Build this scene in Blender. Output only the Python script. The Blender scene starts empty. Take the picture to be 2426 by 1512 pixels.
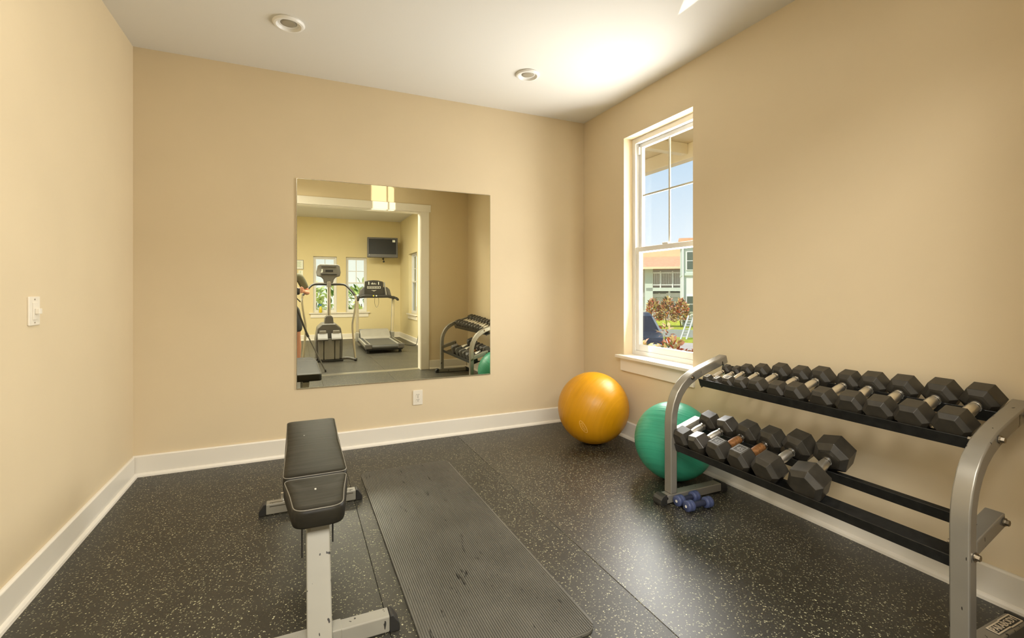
import bpy, bmesh, math, random
from mathutils import Vector, Matrix
R = math.radians
PI = math.pi
sc = bpy.context.scene
col = sc.collection

# ---------------------------------------------------------------- camera
F_PX, YAW, HORIZON, CAM_H = 1122.36, 24.345, 688.74, 1.1848
cam_d = bpy.data.cameras.new('camera')
cam = bpy.data.objects.new('camera', cam_d); col.objects.link(cam)
cam.location = (0, 0, CAM_H)
cam.rotation_euler = (R(90), 0, R(-YAW))
cam_d.sensor_fit = 'HORIZONTAL'; cam_d.sensor_width = 36.0
cam_d.lens = 36.0 * F_PX / 2426
cam_d.shift_y = -(756 - HORIZON) / 2426
cam_d.clip_start = 0.02; cam_d.clip_end = 300
sc.camera = cam

# ---------------------------------------------------------------- exposure
sc.view_settings.view_transform = 'Standard'
sc.view_settings.look = 'None'
sc.view_settings.gamma = 1.0
sc.view_settings.use_curve_mapping = False
sc.view_settings.exposure = 0.0

# ---------------------------------------------------------------- sky, sun, lamps
world = bpy.data.worlds.new('sky'); sc.world = world; world.use_nodes = True
wn = world.node_tree; wn.nodes.clear()
wo = wn.nodes.new('ShaderNodeOutputWorld'); wb = wn.nodes.new('ShaderNodeBackground')
wt = wn.nodes.new('ShaderNodeTexCoord'); ws = wn.nodes.new('ShaderNodeSeparateXYZ'); wr = wn.nodes.new('ShaderNodeValToRGB')
wn.links.new(wt.outputs['Generated'], ws.inputs[0]); wn.links.new(ws.outputs['Z'], wr.inputs[0])
wn.links.new(wr.outputs[0], wb.inputs[0]); wn.links.new(wb.outputs[0], wo.inputs[0])
e = wr.color_ramp.elements
e[0].position = 0.0; e[0].color = (0.80, 0.85, 0.88, 1)
e[1].position = 1.0; e[1].color = (0.14, 0.29, 0.56, 1)
k = e.new(0.10); k.color = (0.64, 0.72, 0.78, 1)
k = e.new(0.28); k.color = (0.41, 0.56, 0.71, 1)
wb.inputs[1].default_value = 1.35

def lamp(name, kind, loc, power, color=(1, 1, 1), **kw):
    d = bpy.data.lights.new(name, kind); d.energy = power; d.color = color
    for a, b in kw.items():
        if a not in ('aim',): setattr(d, a, b)
    o = bpy.data.objects.new(name, d); col.objects.link(o); o.location = loc
    if 'aim' in kw:
        o.rotation_euler = (Vector(kw['aim']) - Vector(loc)).to_track_quat('-Z', 'Y').to_euler()
    return o

# sun: high, travelling away from the room so that it lights what the window looks out on
lamp('sun', 'SUN', (0, 0, 20), 4.2, (1.0, 0.95, 0.86), aim=(12, 1.5, 20 - 12.5), angle=R(0.5))
# daylight entering through the window on the right wall
lamp('window_daylight', 'AREA', (2.74, 2.775, 1.52), 84, (1.0, 0.985, 0.95), aim=(1.5, 2.22, 1.74),
     shape='RECTANGLE', size=0.72, size_y=1.65)
# fill lamps added in the adjoining room: overhead, and at an added left window
lamp('gym_overhead_fill', 'AREA', (0.0, -1.15, 2.90), 285, (1.0, 0.965, 0.90), aim=(0.0, -1.15, 0), shape='RECTANGLE', size=3.0, size_y=1.5)
lamp('gym_side_fill', 'AREA', (-2.74, -1.65, 1.47), 40, (1.0, 0.985, 0.95), aim=(1.5, 1.2, 1.4), shape='RECTANGLE', size=2.1, size_y=1.65)
# added out-of-view fill under the ceiling, brightening the left and front walls
lamp('ceiling_fill', 'AREA', (-0.25, 1.4, 2.725), 24, (1.0, 0.965, 0.90), aim=(-0.5, 1.6, 0), shape='DISK', size=0.6)
# sunlight thrown back by a windscreen of a car outside
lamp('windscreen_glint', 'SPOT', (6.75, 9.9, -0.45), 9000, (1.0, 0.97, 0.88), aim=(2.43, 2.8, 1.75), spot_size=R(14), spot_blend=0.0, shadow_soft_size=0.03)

# ---------------------------------------------------------------- materials
def lin(c):
    return tuple(((v / 255) / 12.92) if v / 255 <= 0.04045 else (((v / 255) + 0.055) / 1.055) ** 2.4 for v in c)

class N:
    """small node helper"""
    def __init__(s, name):
        s.m = bpy.data.materials.new(name); s.m.use_nodes = True
        s.t = s.m.node_tree; s.b = s.t.nodes['Principled BSDF']; s.out = s.t.nodes['Material Output']
    def n(s, kind, **kw):
        x = s.t.nodes.new(kind)
        for a, b in kw.items():
            if a in x.inputs.keys(): x.inputs[a].default_value = b
            else: setattr(x, a, b)
        return x
    def l(s, a, b): s.t.links.new(a, b)
    def coord(s, scale=(1, 1, 1), kind='Object'):
        tc = s.n('ShaderNodeTexCoord'); mp = s.n('ShaderNodeMapping'); mp.inputs['Scale'].default_value = scale
        s.l(tc.outputs[kind], mp.inputs[0]); return mp.outputs[0]
    def noise(s, scale, detail=3, vec=None, rough=0.5):
        x = s.n('ShaderNodeTexNoise'); x.inputs['Scale'].default_value = scale; x.inputs['Detail'].default_value = detail
        x.inputs['Roughness'].default_value = rough
        if vec is not None: s.l(vec, x.inputs['Vector'])
        return x.outputs['Fac']
    def ramp(s, fac, stops):
        x = s.n('ShaderNodeValToRGB'); el = x.color_ramp.elements
        el[0].position, el[0].color = stops[0][0], (*stops[0][1], 1)
        el[1].position, el[1].color = stops[-1][0], (*stops[-1][1], 1)
        for p, c in stops[1:-1]:
            q = el.new(p); q.color = (*c, 1)
        s.l(fac, x.inputs[0]); return x.outputs[0]
    def mix(s, fac, a, b):
        x = s.n('ShaderNodeMix', data_type='RGBA')
        for v, i in ((fac, 0), (a, 6), (b, 7)):
            if hasattr(v, 'is_linked') or hasattr(v, 'links'): s.l(v, x.inputs[i])
            else: x.inputs[i].default_value = v if i == 0 else (*v, 1)
        return x.outputs[2]
    def math(s, op, a, b=0.0):
        x = s.n('ShaderNodeMath', operation=op)
        for i, v in enumerate((a, b)):
            if hasattr(v, 'links'): s.l(v, x.inputs[i])
            else: x.inputs[i].default_value = v
        return x.outputs[0]
    def bump(s, h, strength=0.2, dist=0.002):
        x = s.n('ShaderNodeBump'); x.inputs['Strength'].default_value = strength; x.inputs['Distance'].default_value = dist
        s.l(h, x.inputs['Height']); s.l(x.outputs[0], s.b.inputs['Normal'])

def mat(name, c, rough=0.5, metal=0.0, spec=0.5, var=0.0, vscale=8, bump=0.0, bscale=120, bdist=0.001, coat=0.0):
    q = N(name); b = q.b
    b.inputs['Base Color'].default_value = (*c, 1); b.inputs['Roughness'].default_value = rough
    b.inputs['Metallic'].default_value = metal; b.inputs['Specular IOR Level'].default_value = spec
    if coat: b.inputs['Coat Weight'].default_value = coat
    v = q.coord()
    if var:
        f = q.noise(vscale, 4, v)
        q.l(q.ramp(f, [(0.3, tuple(x * (1 - var) for x in c)), (0.7, tuple(min(1, x * (1 + var)) for x in c))]), b.inputs['Base Color'])
    if bump:
        q.bump(q.noise(bscale, 2, v), bump, bdist)
    return q.m

M = {}
M['wall'] = mat('tan_wall_paint', (0.70, 0.58, 0.388), 0.75, spec=0.25, var=0.015, vscale=3, bump=0.15, bscale=160, bdist=0.0008)
M['gymwall'] = mat('yellow_tan_wall_paint', (0.71, 0.61, 0.36), 0.75, spec=0.25, var=0.015, vscale=3, bump=0.1, bscale=160, bdist=0.0008)
M['ceiling'] = mat('white_ceiling_paint', (0.77, 0.745, 0.69), 0.85, spec=0.15, bump=0.2, bscale=120, bdist=0.001)
M['trim'] = mat('white_trim_paint', (0.80, 0.75, 0.65), 0.35, spec=0.45, var=0.02, vscale=2)
M['vinyl'] = mat('white_window_vinyl', (0.74, 0.73, 0.70), 0.35, spec=0.4)
M['muntin'] = mat('beige_muntin', (0.42, 0.39, 0.29), 0.5)
M['plate'] = mat('ivory_plastic', (0.80, 0.74, 0.62), 0.35)
M['slot'] = mat('dark_slot', (0.06, 0.05, 0.035), 0.6)
M['white'] = mat('white_enamel', (0.85, 0.83, 0.78), 0.4)
M['lens'] = mat('lamp_baffle', (0.36, 0.32, 0.24), 0.5)
M['rubber'] = mat('black_rubber', (0.022, 0.021, 0.018), 0.42, spec=0.5, var=0.25, vscale=30, bump=0.12, bscale=300, bdist=0.0006)
M['hex'] = mat('black_hex_rubber', (0.030, 0.026, 0.019), 0.40, spec=0.55, var=0.3, vscale=25, bump=0.15, bscale=260, bdist=0.0006)
M['railblack'] = mat('black_powder_coat', (0.012, 0.012, 0.011), 0.30, spec=0.5, var=0.4, vscale=40, bump=0.25, bscale=200, bdist=0.0006)
M['greysteel'] = None
M['chrome'] = mat('chrome_handle', (0.92, 0.91, 0.88), 0.20, metal=1.0, var=0.12, vscale=60)
M['knurl'] = mat('knurled_steel', (0.84, 0.81, 0.74), 0.34, metal=1.0, bump=0.5, bscale=700, bdist=0.0005)
M['rust'] = mat('rust_brown_grip', (0.22, 0.095, 0.028), 0.5, metal=0.3, var=0.4, vscale=80)
M['groove'] = mat('dark_handle_core', (0.06, 0.05, 0.035), 0.4, metal=0.8)
M['bolt'] = mat('dull_bolt_steel', (0.30, 0.26, 0.20), 0.35, metal=1.0)
M['blue'] = mat('blue_vinyl', (0.050, 0.066, 0.145), 0.45, spec=0.5, var=0.1, vscale=20)
M['bluedark'] = mat('dark_blue_vinyl', (0.018, 0.022, 0.045), 0.5, spec=0.5)
M['silver'] = mat('silver_paint', (0.42, 0.41, 0.37), 0.35, metal=0.6)
M['label'] = mat('white_raised_print', (0.62, 0.60, 0.54), 0.5)
M['hexlabel'] = mat('worn_raised_print', (0.15, 0.145, 0.13), 0.35)
M['wear'] = mat('worn_vinyl_edge', (0.17, 0.155, 0.12), 0.5)
M['platemetal'] = mat('cream_badge', (0.78, 0.68, 0.52), 0.4, metal=0.2)
M['black'] = mat('black_plastic', (0.018, 0.017, 0.015), 0.4, spec=0.5)
M['screen'] = mat('dark_screen', (0.016, 0.016, 0.015), 0.42, spec=0.3)
M['tvgrey'] = mat('charcoal_plastic', (0.09, 0.085, 0.08), 0.4)
M['greyplastic'] = mat('grey_plastic', (0.105, 0.098, 0.085), 0.42, var=0.1)
M['palegrey'] = mat('pale_grey_plastic', (0.25, 0.235, 0.20), 0.38, var=0.06)
M['beltblack'] = mat('treadmill_belt', (0.05, 0.05, 0.048), 0.45, bump=0.2)
M['print'] = mat('pale_print', (0.7, 0.68, 0.6), 0.5)
M['yellowliquid'] = mat('yellow_bottle', (0.75, 0.60, 0.04), 0.3)
M['bluecap'] = mat('blue_spray_head', (0.03, 0.16, 0.42), 0.4)
M['paper'] = mat('paper_notice', (0.80, 0.82, 0.74), 0.8)
M['papergreen'] = mat('green_print', (0.45, 0.55, 0.33), 0.8)
M['skin'] = mat('skin', (0.62, 0.30, 0.20), 0.5, var=0.05)
M['shirt'] = mat('olive_shirt_cloth', (0.115, 0.11, 0.065), 0.85, bump=0.2, bscale=60)
M['sleeve'] = mat('grey_sleeve_cloth', (0.25, 0.23, 0.19), 0.85, bump=0.2, bscale=60)
M['shorts'] = mat('dark_shorts_cloth', (0.06, 0.065, 0.075), 0.85, bump=0.2, bscale=60)
M['hair'] = mat('dark_hair', (0.02, 0.015, 0.01), 0.6)
M['eye'] = mat('eye_white', (0.7, 0.68, 0.64), 0.3)
M['lip'] = mat('lip', (0.42, 0.14, 0.11), 0.5)
# exterior
M['cream'] = mat('cream_porch_paint', (0.72, 0.58, 0.32), 0.7, var=0.05, vscale=2)
M['creambeam'] = mat('pale_porch_trim', (0.80, 0.68, 0.42), 0.7)
M['siding'] = mat('pale_green_siding', (0.62, 0.68, 0.58), 0.7)
M['sidingwhite'] = mat('white_siding', (0.80, 0.80, 0.74), 0.7)
M['roof'] = mat('orange_roof', (0.78, 0.40, 0.22), 0.8, var=0.15, vscale=6)
M['balcwall'] = mat('balcony_back_wall', (0.62, 0.60, 0.50), 0.8)
M['winglass'] = mat('far_window_glass', (0.10, 0.13, 0.10), 0.15)
M['grass'] = mat('sunlit_grass', (0.42, 0.46, 0.03), 0.9, var=0.35, vscale=6)
M['pave'] = mat('pale_pavement', (0.62, 0.52, 0.42), 0.9, var=0.06, vscale=3)
M['deck'] = mat('porch_deck', (0.45, 0.40, 0.33), 0.8)
M['concrete'] = mat('grey_concrete', (0.36, 0.38, 0.36), 0.85)
M['leafred'] = mat('red_leaf', (0.55, 0.10, 0.035), 0.5, var=0.3, vscale=20)
M['leafyellow'] = mat('cream_yellow_leaf', (0.80, 0.62, 0.26), 0.5, var=0.3, vscale=20)
M['leafpink'] = mat('pink_leaf', (0.74, 0.36, 0.24), 0.5, var=0.3, vscale=20)
M['leafgreen'] = mat('green_leaf', (0.10, 0.22, 0.035), 0.5, var=0.3, vscale=20)
M['leafdark'] = mat('dark_leaf', (0.07, 0.07, 0.03), 0.6, var=0.3, vscale=20)
M['leaflime'] = mat('lime_leaf', (0.66, 0.78, 0.30), 0.5, var=0.2, vscale=20)
M['stem'] = mat('brown_stem', (0.12, 0.08, 0.04), 0.8)
M['carpaint'] = mat('navy_car_paint', (0.018, 0.020, 0.028), 0.3, spec=0.5)
M['carglass'] = mat('car_glass', (0.02, 0.025, 0.03), 0.05, spec=0.8)
M['ladder'] = mat('aluminium_ladder', (0.62, 0.60, 0.52), 0.4, metal=0.5)

def steel(name, c, spots, metal=0.55, rough=0.36):
    q = N(name); v = q.coord()
    q.b.inputs['Metallic'].default_value = metal; q.b.inputs['Roughness'].default_value = rough
    big = q.noise(5, 3, v); small = q.noise(55, 2, v)
    base = q.ramp(big, [(0.3, tuple(x * 0.93 for x in c)), (0.7, tuple(x * 1.05 for x in c))])
    st = q.n('ShaderNodeMapping'); tc = q.n('ShaderNodeTexCoord'); st.inputs['Scale'].default_value = (1, 1, 0.35); q.l(tc.outputs['Object'], st.inputs[0])
    chip = q.noise(38, 2, st.outputs[0], 0.6)
    f = q.math('GREATER_THAN', chip, spots)
    q.l(q.mix(f, base, (0.03, 0.028, 0.025)), q.b.inputs['Base Color'])
    q.bump(small, 0.05, 0.001)
    return q.m
M['greysteel'] = steel('grey_rack_steel', (0.30, 0.28, 0.235), 0.70)
M['benchsteel'] = steel('pale_bench_steel', (0.285, 0.272, 0.226), 0.675, metal=0.15, rough=0.38)
M['lightsteel'] = mat('bright_steel_tube', (0.46, 0.44, 0.385), 0.28, metal=0.9)

def floor_mat(name, dens=0.0, base=(0.022, 0.020, 0.014), r0=0.38, r1=0.48, spec=0.6):
    q = N(name); v = q.coord()
    wob = q.n('ShaderNodeTexNoise'); wob.inputs['Scale'].default_value = 120; q.l(v, wob.inputs['Vector'])
    add = q.n('ShaderNodeMixRGB', blend_type='LINEAR_LIGHT'); add.inputs[0].default_value = 0.004
    q.l(v, add.inputs[1]); q.l(wob.outputs['Color'], add.inputs[2])
    res = base; fac_all = None; colr = None
    cur = q.ramp(q.noise(6, 4, v), [(0.3, tuple(x * 0.8 for x in base)), (0.7, tuple(x * 1.25 for x in base))])
    grain = q.noise(420, 2, v)
    cur = q.mix(q.math('MULTIPLY', q.math('GREATER_THAN', grain, 0.60), 0.6), cur, (0.055, 0.05, 0.038))
    for sc_, thr, pick, cc in ((165, 0.33, 0.50 - dens, None), (105, 0.24, 0.55 - dens, None)):
        vo = q.n('ShaderNodeTexVoronoi', feature='F1'); vo.inputs['Scale'].default_value = sc_
        q.l(add.outputs[0], vo.inputs['Vector'])
        sep = q.n('ShaderNodeSeparateColor'); q.l(vo.outputs['Color'], sep.inputs[0])
        near = q.math('LESS_THAN', vo.outputs['Distance'], q.math('MULTIPLY', sep.outputs[2], thr * 1.4))
        on = q.math('MULTIPLY', near, q.math('GREATER_THAN', sep.outputs[0], pick))
        cc = q.ramp(sep.outputs[1], [(0.0, (0.09, 0.085, 0.050)), (0.5, (0.20, 0.19, 0.115)), (0.85, (0.36, 0.34, 0.21)), (1.0, (0.46, 0.44, 0.27))])
        cur = q.mix(on, cur, cc)
    q.l(cur, q.b.inputs['Base Color'])
    rr = q.n('ShaderNodeMapRange'); rr.inputs['To Min'].default_value = r0; rr.inputs['To Max'].default_value = r1
    q.l(q.noise(3, 4, v), rr.inputs[0]); q.l(rr.outputs[0], q.b.inputs['Roughness'])
    q.b.inputs['Specular IOR Level'].default_value = spec
    q.bump(q.noise(260, 3, v), 0.35, 0.0012)
    return q.m
M['floor'] = floor_mat('speckled_rubber_floor')
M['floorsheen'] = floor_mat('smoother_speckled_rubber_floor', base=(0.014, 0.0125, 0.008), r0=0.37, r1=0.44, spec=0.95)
M['gymfloor'] = floor_mat('dark_rubber_floor', dens=-0.25, base=(0.032, 0.029, 0.023))

def mat_mat():
    q = N('grey_foam_mat'); v = q.coord()
    q.b.inputs['Roughness'].default_value = 0.38; q.b.inputs['Specular IOR Level'].default_value = 0.65
    big = q.noise(5, 4, v); sm = q.noise(30, 4, v)
    base = q.ramp(big, [(0.3, (0.075, 0.071, 0.058)), (0.7, (0.105, 0.099, 0.082))])
    mp = q.n('ShaderNodeMapping'); tc = q.n('ShaderNodeTexCoord'); mp.inputs['Rotation'].default_value = (0, 0, R(35)); mp.inputs['Scale'].default_value = (1, 0.22, 1)
    q.l(tc.outputs['Object'], mp.inputs[0])
    scuff = q.noise(30, 3, mp.outputs[0], 0.65)
    pit = q.noise(48, 1, v)
    f = q.math('MAXIMUM', q.math('GREATER_THAN', scuff, 0.675), q.math('GREATER_THAN', pit, 0.775))
    q.l(q.mix(f, base, (0.012, 0.011, 0.010)), q.b.inputs['Base Color'])
    q.bump(sm, 0.15, 0.002)
    return q.m
M['mat'] = mat_mat()

def leather():
    q = N('worn_black_vinyl'); v = q.coord()
    q.b.inputs['Roughness'].default_value = 0.46; q.b.inputs['Specular IOR Level'].default_value = 0.16
    mp = q.n('ShaderNodeMapping'); tc = q.n('ShaderNodeTexCoord'); mp.inputs['Scale'].default_value = (0.35, 3, 1); q.l(tc.outputs['Object'], mp.inputs[0])
    cr = q.noise(14, 5, mp.outputs[0], 0.6)
    q.l(q.ramp(cr, [(0.3, (0.010, 0.009, 0.006)), (0.7, (0.026, 0.023, 0.016))]), q.b.inputs['Base Color'])
    x = q.noise(10, 5, mp.outputs[0], 0.6)
    q.bump(x, 0.4, 0.004)
    return q.m
M['leather'] = leather()

def ball_mat(name, c, ringscale, axis):
    q = N(name)
    tc = q.n('ShaderNodeTexCoord'); mp = q.n('ShaderNodeMapping'); mp.inputs['Rotation'].default_value = axis
    q.l(tc.outputs['Object'], mp.inputs[0])
    sp = q.n('ShaderNodeSeparateXYZ'); q.l(mp.outputs[0], sp.inputs[0])
    nz = q.n('ShaderNodeTexNoise', noise_dimensions='1D'); nz.inputs['Scale'].default_value = ringscale; nz.inputs['Detail'].default_value = 4
    q.l(sp.outputs['Z'], nz.inputs['W'])
    q.l(q.ramp(nz.outputs['Fac'], [(0.3, tuple(x * 0.95 for x in c)), (0.7, tuple(x * 1.05 for x in c))]), q.b.inputs['Base Color'])
    q.b.inputs['Roughness'].default_value = 0.38; q.b.inputs['Specular IOR Level'].default_value = 0.38
    q.b.inputs['Subsurface Weight'].default_value = 0.0
    q.bump(nz.outputs['Fac'], 0.5, 0.005)
    return q.m
M['yball'] = ball_mat('golden_vinyl', (0.55, 0.25, 0.003), 40, (R(70), R(25), 0))
M['gball'] = ball_mat('green_vinyl', (0.040, 0.31, 0.19), 55, (R(15), R(-30), 0))
M['ylogo'] = mat('pale_gold_print', (0.80, 0.47, 0.13), 0.45)

def glass_mat():
    q = N('window_glass'); q.t.nodes.remove(q.b)
    tr = q.n('ShaderNodeBsdfTransparent'); gl = q.n('ShaderNodeBsdfGlossy'); gl.inputs['Roughness'].default_value = 0.0
    mx = q.n('ShaderNodeMixShader'); tr.inputs[0].default_value = (0.99, 0.995, 0.99, 1)
    mx.inputs[0].default_value = 0.03; q.l(tr.outputs[0], mx.inputs[1]); q.l(gl.outputs[0], mx.inputs[2]); q.l(mx.outputs[0], q.out.inputs[0])
    return q.m
M['glass'] = glass_mat()
M['mirror'] = mat('mirror_silver', (0.94, 0.925, 0.75), 0.0, metal=1.0)
M['mirroredge'] = mat('mirror_edge', (0.50, 0.46, 0.33), 0.2, metal=0.6)

# ---------------------------------------------------------------- mesh helpers
class B:
    def __init__(s): s.bm = bmesh.new()
    def _add(s, verts, faces, mx=None):
        vs = [s.bm.verts.new((mx @ Vector(v)) if mx else v) for v in verts]
        for f in faces:
            try: s.bm.faces.new([vs[i] for i in f])
            except ValueError: pass
        return s
    def box(s, x0, x1, y0, y1, z0, z1, mx=None):
        v = [(x, y, z) for z in (z0, z1) for y in (y0, y1) for x in (x0, x1)]
        return s._add(v, [(0, 2, 3, 1), (4, 5, 7, 6), (0, 1, 5, 4), (2, 6, 7, 3), (0, 4, 6, 2), (1, 3, 7, 5)], mx)
    def prism(s, poly, a, b, axis='y', mx=None):
        """poly in the plane across the axis: axis y -> (x,z); x -> (y,z); z -> (x,y)"""
        def P(p, t): return {'y': (p[0], t, p[1]), 'x': (t, p[0], p[1]), 'z': (p[0], p[1], t)}[axis]
        n = len(poly)
        v = [P(p, a) for p in poly] + [P(p, b) for p in poly]
        f = [tuple(range(n))[::-1], tuple(range(n, 2 * n))] + [(i, (i + 1) % n, n + (i + 1) % n, n + i) for i in range(n)]
        return s._add(v, f, mx)
    def frame(s, p0, p1, up=Vector((0, 0, 1))):
        d = (Vector(p1) - Vector(p0)).normalized()
        if abs(d.dot(up)) > 0.98: up = Vector((1, 0, 0))
        x = d.cross(up).normalized(); return x, x.cross(d), d
    def cyl(s, p0, p1, r, r2=None, seg=16, mx=None):
        r2 = r if r2 is None else r2
        x, y, d = s.frame(p0, p1); p0 = Vector(p0); p1 = Vector(p1)
        v = []
        for p, q in ((p0, r), (p1, r2)):
            for i in range(seg):
                a = 2 * PI * i / seg; v.append(p + (x * math.cos(a) + y * math.sin(a)) * q)
        f = [tuple(range(seg)), tuple(range(2 * seg - 1, seg - 1, -1))] + [(i, seg + i, seg + (i + 1) % seg, (i + 1) % seg) for i in range(seg)]
        return s._add(v, f, mx)
    def tube(s, path, prof, up=None, mx=None):
        """sweep a closed 2D profile (list of (a,b)) along a path; a is sideways, b is up"""
        pts = [Vector(p) for p in path]; n = len(prof); rings = []
        for i, p in enumerate(pts):
            if i == 0: d = pts[1] - pts[0]
            elif i == len(pts) - 1: d = pts[-1] - pts[-2]
            else: d = (pts[i + 1] - p).normalized() + (p - pts[i - 1]).normalized()
            d.normalize(); u = Vector(up) if up else Vector((0, 0, 1))
            if abs(d.dot(u)) > 0.98 and not up: u = Vector((0, 1, 0))
            x = d.cross(u).normalized(); y = x.cross(d)
            k_ = 1.0
            if 0 < i < len(pts) - 1:
                c = (pts[i + 1] - p).normalized().dot((p - pts[i - 1]).normalized()); k_ = 1 / max(0.5, math.sqrt((1 + c) / 2))
            rings.append([p + x * a + y * b * (k_ if up else 1) for a, b in prof])
        v = [q for r in rings for q in r]; f = [tuple(range(n)), tuple(range(len(v) - 1, len(v) - n - 1, -1))]
        for j in range(len(pts) - 1):
            for i in range(n):
                f.append((j * n + i, (j + 1) * n + i, (j + 1) * n + (i + 1) % n, j * n + (i + 1) % n))
        return s._add(v, f, mx)
    def rtube(s, path, r, seg=10, mx=None):
        return s.tube(path, [(r * math.cos(2 * PI * i / seg), r * math.sin(2 * PI * i / seg)) for i in range(seg)], mx=mx)
    def lathe(s, prof, seg=24, mx=None):
        """prof = [(r, z)] about the z axis"""
        v = []; f = []
        for r, z in prof:
            for i in range(seg):
                a = 2 * PI * i / seg; v.append((r * math.cos(a), r * math.sin(a), z))
        for j in range(len(prof) - 1):
            for i in range(seg):
                f.append((j * seg + i, j * seg + (i + 1) % seg, (j + 1) * seg + (i + 1) % seg, (j + 1) * seg + i))
        f.append(tuple(range(seg - 1, -1, -1))); f.append(tuple(range((len(prof) - 1) * seg, len(prof) * seg)))
        return s._add(v, f, mx)
    def sphere(s, c, r, u=24, v=14, sx=1, sy=1, sz=1):
        bmesh.ops.create_uvsphere(s.bm, u_segments=u, v_segments=v, radius=r, matrix=Matrix.Translation(c) @ Matrix.Diagonal((sx, sy, sz, 1)))
        return s

WM = {}     # world matrices of the roots
def setp(o, label=None, cat=None, group=None, kind=None):
    for a, b in (('label', label), ('category', cat), ('group', group), ('kind', kind)):
        if b: o[a] = b
    return o
def root(name, loc, label, cat, group=None, rz=0.0, mx=None):
    o = bpy.data.objects.new(name, None); col.objects.link(o); o.empty_display_size = 0.1
    m = mx if mx is not None else Matrix.Translation(loc) @ Matrix.Rotation(rz, 4, 'Z')
    o.matrix_world = m
    WM[o.name] = m.copy(); return setp(o, label, cat, group)
def mk(name, b, m, parent=None, world=False, smooth=False, bevel=0.0, bseg=2, sub=0, ang=35, mats=None):
    """link the builder's mesh as ONE object; world=True means the coordinates are world ones"""
    bm = b.bm if isinstance(b, B) else b
    bmesh.ops.recalc_face_normals(bm, faces=bm.faces)
    pm = WM.get(parent.name, Matrix()) if parent else Matrix()
    org = Matrix()
    if world: bm.transform(pm.inverted())
    me = bpy.data.meshes.new(name); bm.to_mesh(me); bm.free()
    if smooth:
        for p in me.polygons: p.use_smooth = True
        if smooth == 'auto': me.set_sharp_from_angle(angle=R(ang))
    me.materials.append(M[m] if isinstance(m, str) else m)
    for x in mats or []: me.materials.append(M[x])
    o = bpy.data.objects.new(name, me); col.objects.link(o)
    if parent: o.parent = parent
    WM[o.name] = pm
    if bevel:
        q = o.modifiers.new('bevel', 'BEVEL'); q.width = bevel; q.segments = bseg; q.limit_method = 'ANGLE'; q.angle_limit = R(30)
        q.harden_normals = False
    if sub:
        q = o.modifiers.new('sub', 'SUBSURF'); q.levels = sub; q.render_levels = sub
    return o
def struct(name, b, m, parent=None, label=None, **kw):
    o = mk(name, b, m, parent, **kw); 
    if not parent: o['kind'] = 'structure'
    if label: o['label'] = label
    return o
def text_mesh(body, size, depth=0.0008, align='CENTER'):
    cu = bpy.data.curves.new('t', 'FONT'); cu.body = body; cu.size = size; cu.extrude = depth; cu.align_x = align; cu.align_y = 'CENTER'
    cu.resolution_u = 3
    o = bpy.data.objects.new('t', cu); col.objects.link(o)
    dg = bpy.context.evaluated_depsgraph_get()
    me = bpy.data.meshes.new_from_object(o.evaluated_get(dg))
    bm = bmesh.new(); bm.from_mesh(me); bpy.data.meshes.remove(me)
    bpy.data.objects.remove(o); bpy.data.curves.remove(cu)
    return bm
def circ(r, n=10): return [(r * math.cos(2 * PI * i / n), r * math.sin(2 * PI * i / n)) for i in range(n)]
def rect(w, h): return [(-w / 2, -h / 2), (w / 2, -h / 2), (w / 2, h / 2), (-w / 2, h / 2)]
def rrect(x0, x1, y0, y1, r, n=5):
    out = []
    for cx, cy, a0 in ((x1 - r, y1 - r, 0), (x0 + r, y1 - r, 90), (x0 + r, y0 + r, 180), (x1 - r, y0 + r, 270)):
        for i in range(n + 1):
            a = R(a0 + 90 * i / n); out.append((cx + r * math.cos(a), cy + r * math.sin(a)))
    return out

# ---------------------------------------------------------------- the room shell
XL, XR, YF, YB, H = -0.955, 2.427, 3.742, 0.43, 2.74      # left, right, mirror wall, wall with the opening, ceiling
YB2 = 0.29                                                 # back face of that wall
GX0, GX1, GY, GH = -2.70, 2.40, -4.80, 2.94                # adjoining room
OX0, OX1, OZ = -0.62, 1.675, 2.365                         # cased opening
T = 0.15
struct('wall_front', B().box(XL - T, XR + T, YF, YF + T, -0.05, H + 0.1), 'wall')
struct('wall_left', B().box(XL - T, XL, YB, YF, -0.05, H + 0.1), 'wall')
WY0, WY1, WZ0, WZ1 = 2.406, 3.148, 0.640, 2.426            # window hole in the right wall
b = B()
for y0, y1, z0, z1 in ((YB, WY0, -0.05, H + 0.1), (WY1, YF, -0.05, H + 0.1), (WY0, WY1, -0.05, WZ0), (WY0, WY1, WZ1, H + 0.1)):
    b.box(XR, XR + 0.18, y0, y1, z0, z1)
struct('wall_right', b, 'wall')
b = B()
b.box(XL - T, OX0 - 0.012, YB2, YB, 0, GH); b.box(OX1 + 0.012, XR + 0.18, YB2, YB, 0, GH); b.box(OX0 - 0.012, OX1 + 0.012, YB2, YB, OZ, GH)
struct('wall_back', b, 'wall')
struct('ceiling', B().box(XL - T, XR + 0.18, YB, YF + T, H, H + 0.1), 'ceiling')

# rubber floor: sheet rolls laid side by side with hairline seams
fl = struct('floor', B().box(XL - T, XR + 0.18, YB2, YF + T, -0.06, -0.006), 'black')
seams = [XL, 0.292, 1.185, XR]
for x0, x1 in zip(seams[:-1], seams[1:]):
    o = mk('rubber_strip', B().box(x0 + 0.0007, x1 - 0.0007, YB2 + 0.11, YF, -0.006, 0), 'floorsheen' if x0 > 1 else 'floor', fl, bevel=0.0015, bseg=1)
# threshold under the cased opening
b = B(); b.prism([(YB2 - 0.02, 0), (YB2 + 0.11, 0), (YB2 + 0.105, 0.008), (YB2 - 0.01, 0.008)], OX0, OX1, 'x')
struct('trim_1', b, 'lightsteel', label='metal threshold strip across the floor of the cased opening')

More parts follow.
